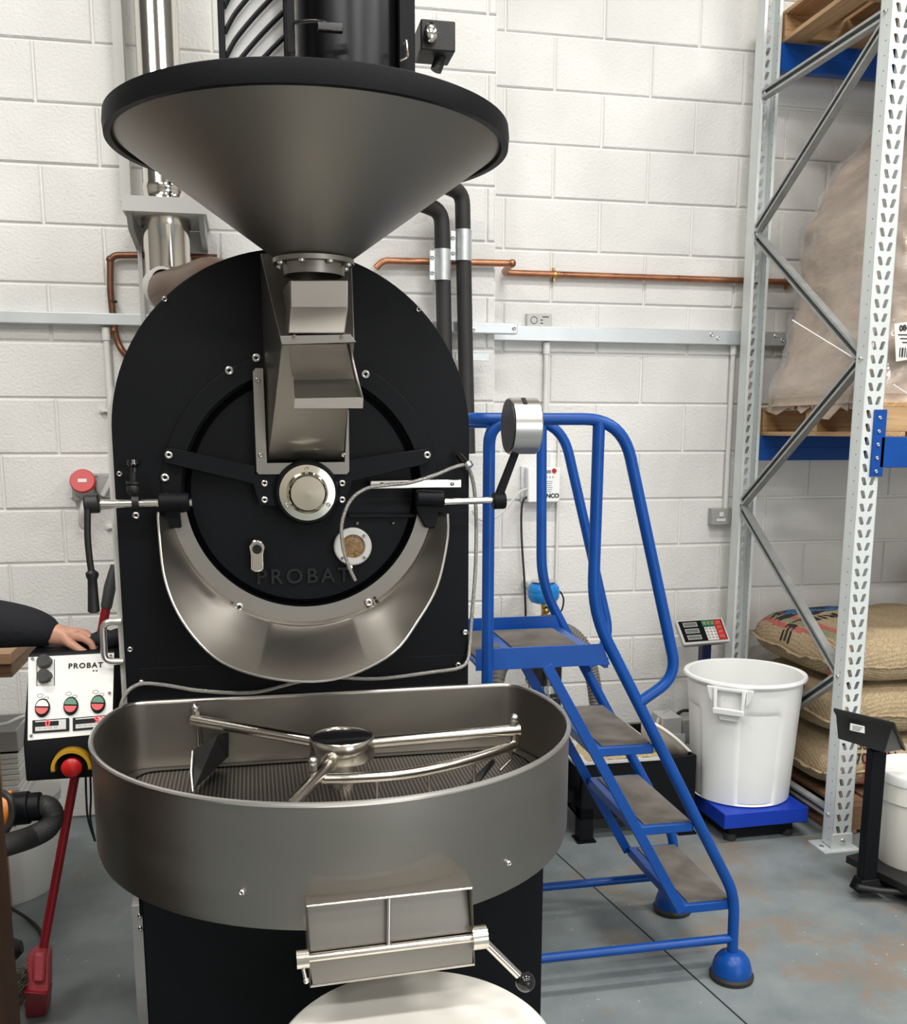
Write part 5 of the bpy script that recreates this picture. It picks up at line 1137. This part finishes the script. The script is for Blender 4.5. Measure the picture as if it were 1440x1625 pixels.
for x, y, c_ in ((68, 1124, 'keys'), (113, 1121, 'green'), (156, 1118, 'green')):
    def oval(rx, ry, cx_, cy_, e, a0=0, a1=2*PI, n=24): return [CP(cx_, cy_, e) + V((1, 0, 0))*rx*math.cos(a0+(a1-a0)*i/n) + ty*ry*math.sin(a0+(a1-a0)*i/n) for i in range(n)]
    bz = MB().prism(oval(.017, .023, x, y, .008), -n_*.008).build('push_button', M['black'], CN, bevel=.002)
    MB().prism(oval(.0145, .018, x, y, .010, .05, PI-.05), -n_*.008).build('upper_cap', M[c_], bz); MB().prism(oval(.0145, .018, x, y, .011, PI+.05, 2*PI-.05), -n_*.008).build('lower_cap', M['red'], bz)
    for q, r_ in (((x-4, y-20), .007), ((x+6, y-16), .0055)): MB().tube([CP(q[0], q[1], .0008)+V((1, 0, 0))*r_*math.cos(i*PI/6)+ty*r_*.6*math.sin(i*PI/6) for i in range(12)], .0006, 4, closed=True).build('symbol', M['gplastic'], CN)
for (q0, q1, q2, q3), dg, dx_ in ((((52, 1144), (110, 1140), (110, 1160), (52, 1164)), '0', .42), (((116, 1140), (174, 1135), (174, 1155), (116, 1160)), '93', .72)):
    d_ = cquad([q0, q1, q2, q3], 'black', 'readout_frame', .004, .004)
    L2 = lambda u_, v_: ((q0[0]*(1-u_)+q1[0]*u_)*(1-v_)+(q3[0]*(1-u_)+q2[0]*u_)*v_, (q0[1]*(1-u_)+q1[1]*u_)*(1-v_)+(q3[1]*(1-u_)+q2[1]*u_)*v_)
    cquad([L2(.08, .08), L2(.92, .08), L2(.92, .88), L2(.08, .88)], 'lgrey', 'readout_face', .005, .001, d_); cquad([L2(.08, .18), L2(.72, .18), L2(.72, .55), L2(.08, .55)], 'screen', 'readout_window', .0055, .001, d_)
    text_mesh(dg, .0215, M['ledred'], basis(CP(*L2(dx_, .36), .0062), tx, ty), 'digits', d_, .0003, .0004)
    for k in range(4): cquad([L2(.14+.15*k, .66), L2(.24+.15*k, .66), L2(.24+.15*k, .74), L2(.14+.15*k, .74)], 'gplastic', 'key_mark', .0056, .001, d_)
for x, y in ((52, 1046), (176, 1041), (50, 1168), (174, 1100)): bolt(CP(x, y), .004, CN, n_)
# emergency stop
es = P(116, 1210, yf_); e_ = MB().lathe([(.022, 0), (.02, .012), (.0235, .018), (.024, .024), (.018, .03), (0, .032)], es+V((0, 0, -.006)), (0, -1, 0), 28).build('emergency_stop', M['red'], CN)
MB().lathe([(.045, 0), (.045, .026), (.039, .026), (.036, .0)], es+V((0, 0, -.006)), (0, -1, 0), 28, PI/2-.15, 1.5*PI+.15, hint=(1, 0, 0)).build('stop_shroud', M['yellow'], e_, solid=.003)
for dx_ in (0, .011):
    MB().tube(spline([P(137, 1238, 2.5)+V((dx_, 0, .03)), P(137, 1265, 2.5)+V((dx_, 0, 0)), P(140, 1300, 2.5)+V((dx_*.5, 0, 0)), P(151, 1335, 2.5)]), .0028, 6).build('hanging_wire', M['black_rubber'], CN)
# dark glove lying on the console
gl = MB(); z_ = z2+.012
gl.ball((P(160, 1020, 2.6).x, 2.6, z2+.016), .06, (1.0, .7, .32), 20, 12)
for k in range(4): gl.ball((P(178, 1015, 2.6).x+.012*(k % 2), 2.56+.025*k, z2+.018), .022, (1.6, .6, .7), 12, 8)
for i, v_ in enumerate(gl.v): gl.v[i] = tuple(V(v_)+V((0, 0, .012*noise.noise(V(v_)*30))))
tag(gl.build('work_glove', M['sleeve']), 'crumpled black work glove lying on top of the control console', 'glove')

# ------------------------------------------------------------------ broom
BR = thing('broom', PZ(52, 1615, 0), 'red broom with grey grip leaning beside the roaster', 'broom')
bb_, bt_ = P(64, 1530, 2.72), P(180, 902, 2.86)
rod([bb_, bb_.lerp(bt_, .96)], .0125, 'pole', 'dred', BR)
g0 = bb_.lerp(bt_, .90); ax_ = (bt_-bb_).normalized()
MB().lathe([(.0145, 0), (.0155, .01), (.0165, .06), (.012, .1), (.009, (bt_-g0).length+.01), (0, (bt_-g0).length+.012)], g0, ax_, 18).build('grip', M['grip'], BR)
hd0 = [P(42, 1520, 2.70), P(77, 1515, 2.70), P(77, 1575, 2.66), P(40, 1580, 2.66)]
MB().prism(hd0, (0, .06, 0)).build('head', M['fadedred'], BR, bevel=.006)
MB().prism([P(52, 1512, 2.69), P(72, 1512, 2.69), P(70, 1560, 2.655), P(50, 1560, 2.655)], (0, .05, 0)).build('socket', M['fadedred'], BR, bevel=.008)
MB().prism([P(36, 1575, 2.65), P(76, 1578, 2.65), PZ(74, 1612, .004), PZ(40, 1616, .004)], (0, .07, 0)).build('lower_head', M['dred'], BR, bevel=.005)
bs = MB()
for k in range(420):
    u_ = random.random(); e0 = P(36+(10*random.random()), 1535+50*u_, 2.66+.12*random.random()); e1 = e0+V((random.uniform(-.035, -.01), random.uniform(-.02, .03), random.uniform(-.04, -.005))); e1.z = max(.002, e1.z)
    bs.cyl(e0, e1, .0016, .0006, n=3, caps=False)
o = bs.build('bristles', M['bristle'], BR); o['kind'] = 'stuff'

# ------------------------------------------------------------------ left edge: bin, paper stack, vacuum, cabinet, crate
wb = PZ(35, 1425, 0); wr2 = .21; wcx = P(88, 1330, wb.y+.12).x-wr2*.96; wcy = wb.y+.12
zbt = P(30, 1258, wcy).z
B2 = thing('round_tub', (wcx, wcy, 0), 'plain grey white round tub behind the vacuum hose', 'tub')
MB().lathe([(0, 0), (wr2*.93, 0), (wr2*.95, .01), (wr2, zbt-.03), (wr2+.012, zbt-.028), (wr2+.014, zbt-.004), (wr2, zbt), (wr2-.008, zbt-.01), (0, zbt-.02)], (wcx, wcy, 0), (0, 0, 1), 56).build('tub_body', M['wplastic'], B2)
MB().lathe([(wr2+.002, zbt-.028), (wr2+.018, zbt-.03), (wr2+.02, zbt+.004), (wr2*.9, zbt+.012), (0, zbt+.012)], (wcx, wcy, 0), (0, 0, 1), 56).build('lid', M['lgrey'], B2)
ps = P(22, 1240, wcy); zs0 = zbt+.012
nsh = 9; sth = (P(20, 1180, wcy).z-zs0)/nsh
for k in range(nsh):
    tag(MB().box((P(12, 1240, wcy).x-.06+random.uniform(-.006, .006), wcy+random.uniform(-.006, .006), zs0+sth*(k+.5)), (.26, .24, sth*.92)).build('filter_pad', M['paper'], bevel=.003), 'white folded filter pad stacked on the tub lid', 'filter pad', 'stacked filter pads')
zg = zs0+sth*nsh; gx_ = P(40, 1165, wcy).x
tb0 = thing('storage_tray', (gx_-.18, wcy, zg), 'grey plastic tray lying on the stacked filter pads', 'tray')
gt = MB(); ht = P(20, 1112, wcy).z-zg; gt.bb((gx_-.3, wcy-.12, zg), (gx_, wcy+.12, zg+.01))
for a0_, b0_ in (((gx_-.3, wcy-.12), (gx_, wcy-.11)), ((gx_-.3, wcy+.11), (gx_, wcy+.12)), ((gx_-.3, wcy-.11), (gx_-.29, wcy+.11)), ((gx_-.01, wcy-.11), (gx_, wcy+.11))): gt.bb((a0_[0], a0_[1], zg), (b0_[0], b0_[1], zg+ht*.5))
gt.build('tray_body', M['gplastic'], tb0, bevel=.002)
# vacuum cleaner
VC = thing('vacuum_cleaner', (-.98, 2.25, 0), 'orange and black vacuum cleaner with thick black hose', 'vacuum cleaner')
vp = P(10, 1283, 2.32)
MB().lathe([(0, .05), (.15, .05), (.16, .09), (.16, vp.z-.06), (.13, vp.z+.02), (0, vp.z+.05)], (-.98, 2.25, 0), (0, 0, 1), 36).build('drum', M['black'], VC)
MB().lathe([(.162, .09), (.17, .09), (.17, .14), (.162, .14)], (-.98, 2.25, 0), (0, 0, 1), 36).build('bumper', M['black_rubber'], VC)
a_, c_ = P(-30, 1290, 2.32), P(22, 1283, 2.32); MB().cyl(a_, c_, .042, n=24).build('inlet', M['orange'], VC)
MB().cyl(P(20, 1284, 2.32), P(48, 1281, 2.32), .038, n=20).build('hose_cuff', M['black'], VC, bevel=.003); MB().cyl(P(46, 1281, 2.32), P(66, 1279, 2.32), .033, n=20).build('hose_end', M['black'], VC, bevel=.003)
hs = spline([P(62, 1279, 2.32), P(76, 1281, 2.32), P(84, 1296, 2.32), P(74, 1315, 2.30), P(50, 1328, 2.27), P(20, 1338, 2.22), P(-20, 1350, 2.2), P(-60, 1362, 2.25)], 14)
MB().tube(hs, [.026*(1 if i % 2 else .96) for i in range(len(hs))], 16).build('hose', M['black_rubber'], VC)
MB().tube(spline([P(4, 1258, 2.27), P(16, 1268, 2.25), P(19, 1290, 2.25), P(14, 1310, 2.25), P(4, 1325, 2.25)]), .008, 8).build('power_lead', M['black_rubber'], VC)
cp_ = PZ(28, 1510, .06); MB().lathe([(.0, -.05), (.03, -.05), (.034, -.03), (.034, 0), (.02, .02), (0, .02)], PZ(24, 1505, .06), (1, 0, .2), 18).build('castor', M['black_rubber'], VC)
MB().bb((-1.05, 2.25, .03), (PZ(20, 1505, .06).x, 2.6, .06)).build('castor_arm', M['black'], VC)
tag(MB().tube(spline([PZ(15, 1440, .05), PZ(40, 1455, .012), PZ(62, 1475, .008), PZ(75, 1510, .008), PZ(72, 1540, .008)]), .006, 8).build('floor_cable', M['black_rubber']), 'thin black cable trailing over the floor behind the broom', 'cable')
# dark wooden cabinet at the edge of the picture, nearest the photographer
we = P(17, 1440, 1.95)
WC = thing('wooden_cabinet', (we.x-.3, 1.75, 0), 'dark stained wooden cabinet side at the edge of the room', 'cabinet')
zc0 = P(2, 1215, 1.95).z
MB().bb((we.x-.62, 1.70, .02), (we.x-.018, 1.95, zc0)).build('carcass', M['darkwood'], WC, bevel=.003)
MB().bb((we.x-.02, 1.695, 0), (we.x, 1.955, zc0+.004)).build('side_panel', M['darkwood'], WC, bevel=.002)
MB().bb((we.x-.62, 1.68, .05), (we.x-.025, 1.70, zc0-.03)).build('door', M['darkwood'], WC, bevel=.003)
# wooden bench end, far left
wk = P(19, 1055, 3.0)
WB = thing('work_bench', (wk.x-.5, 3.2, 0), 'wooden work bench whose end shows behind the operator', 'bench')
zkt, ztc = P(19, 1036, 3.0).z, P(19, 1076, 3.0).z
MB().bb((wk.x-1.1, 3.0, zkt-.035), (wk.x, 3.5, zkt)).build('bench_top', M['boxwood'], WB, bevel=.003)
MB().bb((wk.x-1.1, 3.01, ztc), (wk.x-.004, 3.03, zkt-.035)).build('apron', M['oldwood'], WB, bevel=.002); MB().bb((wk.x-.02, 3.03, ztc), (wk.x-.004, 3.47, zkt-.035)).build('apron', M['oldwood'], WB, bevel=.002)
for lx, ly in ((wk.x-.2, 3.06), (wk.x-.2, 3.44), (wk.x-1.05, 3.06), (wk.x-1.05, 3.44)): MB().bb((lx-.03, ly-.03, 0), (lx+.03, ly+.03, zkt-.035)).build('leg', M['boxwood'], WB, bevel=.003)
wire([(-10, 1152, 2.98), (12, 1148, 2.97), (25, 1142, 2.97), (40, 1136, 2.97)], .006, 'white_cable', 'white', 'white cable hanging beside the control console')

# ------------------------------------------------------------------ person reaching for the console
def skin_obj(name, joints, edges, m, parent, sub=2, root=0):
    me = bpy.data.meshes.new(name); me.from_pydata([j[0] for j in joints], edges, []); me.materials.append(m)
    o = link(name, me, parent)
    md = o.modifiers.new('skin', 'SKIN'); md.use_smooth_shade = True
    for i, j in enumerate(joints):
        r_ = j[1] if isinstance(j[1], tuple) else (j[1], j[1]); me.skin_vertices[0].data[i].radius = r_
    me.skin_vertices[0].data[root].use_root = True
    s = o.modifiers.new('sub', 'SUBSURF'); s.levels = sub; s.render_levels = sub
    return o
HY = 2.60
W = P(99, 1008, HY); EL = P(-6, 992, HY+.03); bx0 = EL.x-.26; by0 = 2.66
PR = thing('person', (bx0, by0, 0), 'person in a black long sleeved top resting a hand on the console', 'person')
S_ = V((bx0+.02, by0-.17, 1.38)); S2_ = V((bx0, by0+.19, 1.40))
pel = V((bx0, by0, .93))
J = [(pel, (.15, .12)), (V((bx0, by0, 1.12)), (.14, .11)), (V((bx0+.01, by0, 1.32)), (.16, .12)), (V((bx0+.01, by0, 1.44)), (.10, .09)),
     (S_, .075), ((S_+EL)/2+V((-.02, 0, -.04)), .06), (EL, .07), (EL.lerp(W, .5)+V((0, 0, .012)), .056), (W.lerp(EL, .0), .037),
     (S2_, .075), (V((bx0-.03, by0+.25, 1.14)), .056), (V((bx0+.10, by0+.22, .92)), .042),
     (V((bx0, by0-.10, .86)), .095), (V((bx0+.02, by0-.11, .50)), .072), (V((bx0-.01, by0-.11, .09)), .055),
     (V((bx0, by0+.10, .86)), .095), (V((bx0+.02, by0+.11, .50)), .072), (V((bx0-.01, by0+.11, .09)), .055)]
E_ = [(0, 1), (1, 2), (2, 3), (2, 4), (4, 5), (5, 6), (6, 7), (7, 8), (2, 9), (9, 10), (10, 11), (0, 12), (12, 13), (13, 14), (0, 15), (15, 16), (16, 17)]
skin_obj('clothing', J, E_, M['sleeve'], PR)
# bare body: neck, head and hands as one skinned figure inside the clothes
hd_ = V((bx0+.03, by0, 1.60))
ux = (W-EL).normalized(); dn = V((0, 0, -1)); sd = V((0, 1, 0))
palm = W + ux*.028 + V((0, 0, .004)); kn_ = W + ux*.058 + V((0, 0, .006))
JB = [(pel, .08), (V((bx0, by0, 1.2)), .08), (V((bx0+.01, by0, 1.42)), .065), (V((bx0+.02, by0, 1.50)), .055), (V((bx0+.03, by0, 1.55)), (.066, .062)), (V((bx0+.035, by0, 1.63)), (.082, .074)), (V((bx0+.025, by0, 1.70)), (.078, .07)), (V((bx0+.02, by0, 1.745)), (.045, .042)),
      (S_, .045), (EL, .034), (W, (.024, .03)), (palm, (.034, .020)), (V((bx0+.12, by0, 1.60)), .014)]
EB = [(0, 1), (1, 2), (2, 3), (3, 4), (4, 5), (5, 6), (6, 7), (2, 8), (8, 9), (9, 10), (10, 11), (5, 12)]
for k in range(4):
    base = kn_ + sd*(-.030+.020*k) + V((0, 0, .008-.004*abs(k-1.2))); ln = (.9, 1.0, .95, .78)[k]
    f1 = base + ux*.022*ln + dn*.012; f2 = f1 + ux*.008*ln + dn*.020; f3 = f2 - ux*.006*ln + dn*.015
    i0 = len(JB); JB += [(base, .0115), (f1, .0092), (f2, .0085), (f3, .0065)]; EB += [(11, i0), (i0, i0+1), (i0+1, i0+2), (i0+2, i0+3)]
tb_ = W + ux*.02 + sd*-.032 + dn*.008; t1_ = tb_ + ux*.030 + sd*-.014 + dn*.012; t2_ = t1_ + ux*.026 + dn*.010
i0 = len(JB); JB += [(tb_, .013), (t1_, .0105), (t2_, .008)]; EB += [(10, i0), (i0, i0+1), (i0+1, i0+2)]
skin_obj('body', JB, EB, M['skin'], PR)
MB().ball((bx0+.015, by0, 1.69), .1, (1.0, .88, .98), 24, 16).build('hair', M['hair'], PR)
for s in (-1, 1):
    MB().ball((bx0+.105, by0+s*.032, 1.655), .012, n=12, m=8).build('eye', M['white'], PR)
    MB().hexa([V((bx0-.09, by0+s*.11-.045, 0)), V((bx0+.17, by0+s*.11-.045, 0)), V((bx0+.17, by0+s*.11+.045, 0)), V((bx0-.09, by0+s*.11+.045, 0))], [V((bx0-.08, by0+s*.11-.04, .10)), V((bx0+.08, by0+s*.11-.04, .06)), V((bx0+.08, by0+s*.11+.04, .06)), V((bx0-.08, by0+s*.11+.04, .10))]).build('shoe', M['black_rubber'], PR, bevel=.012)
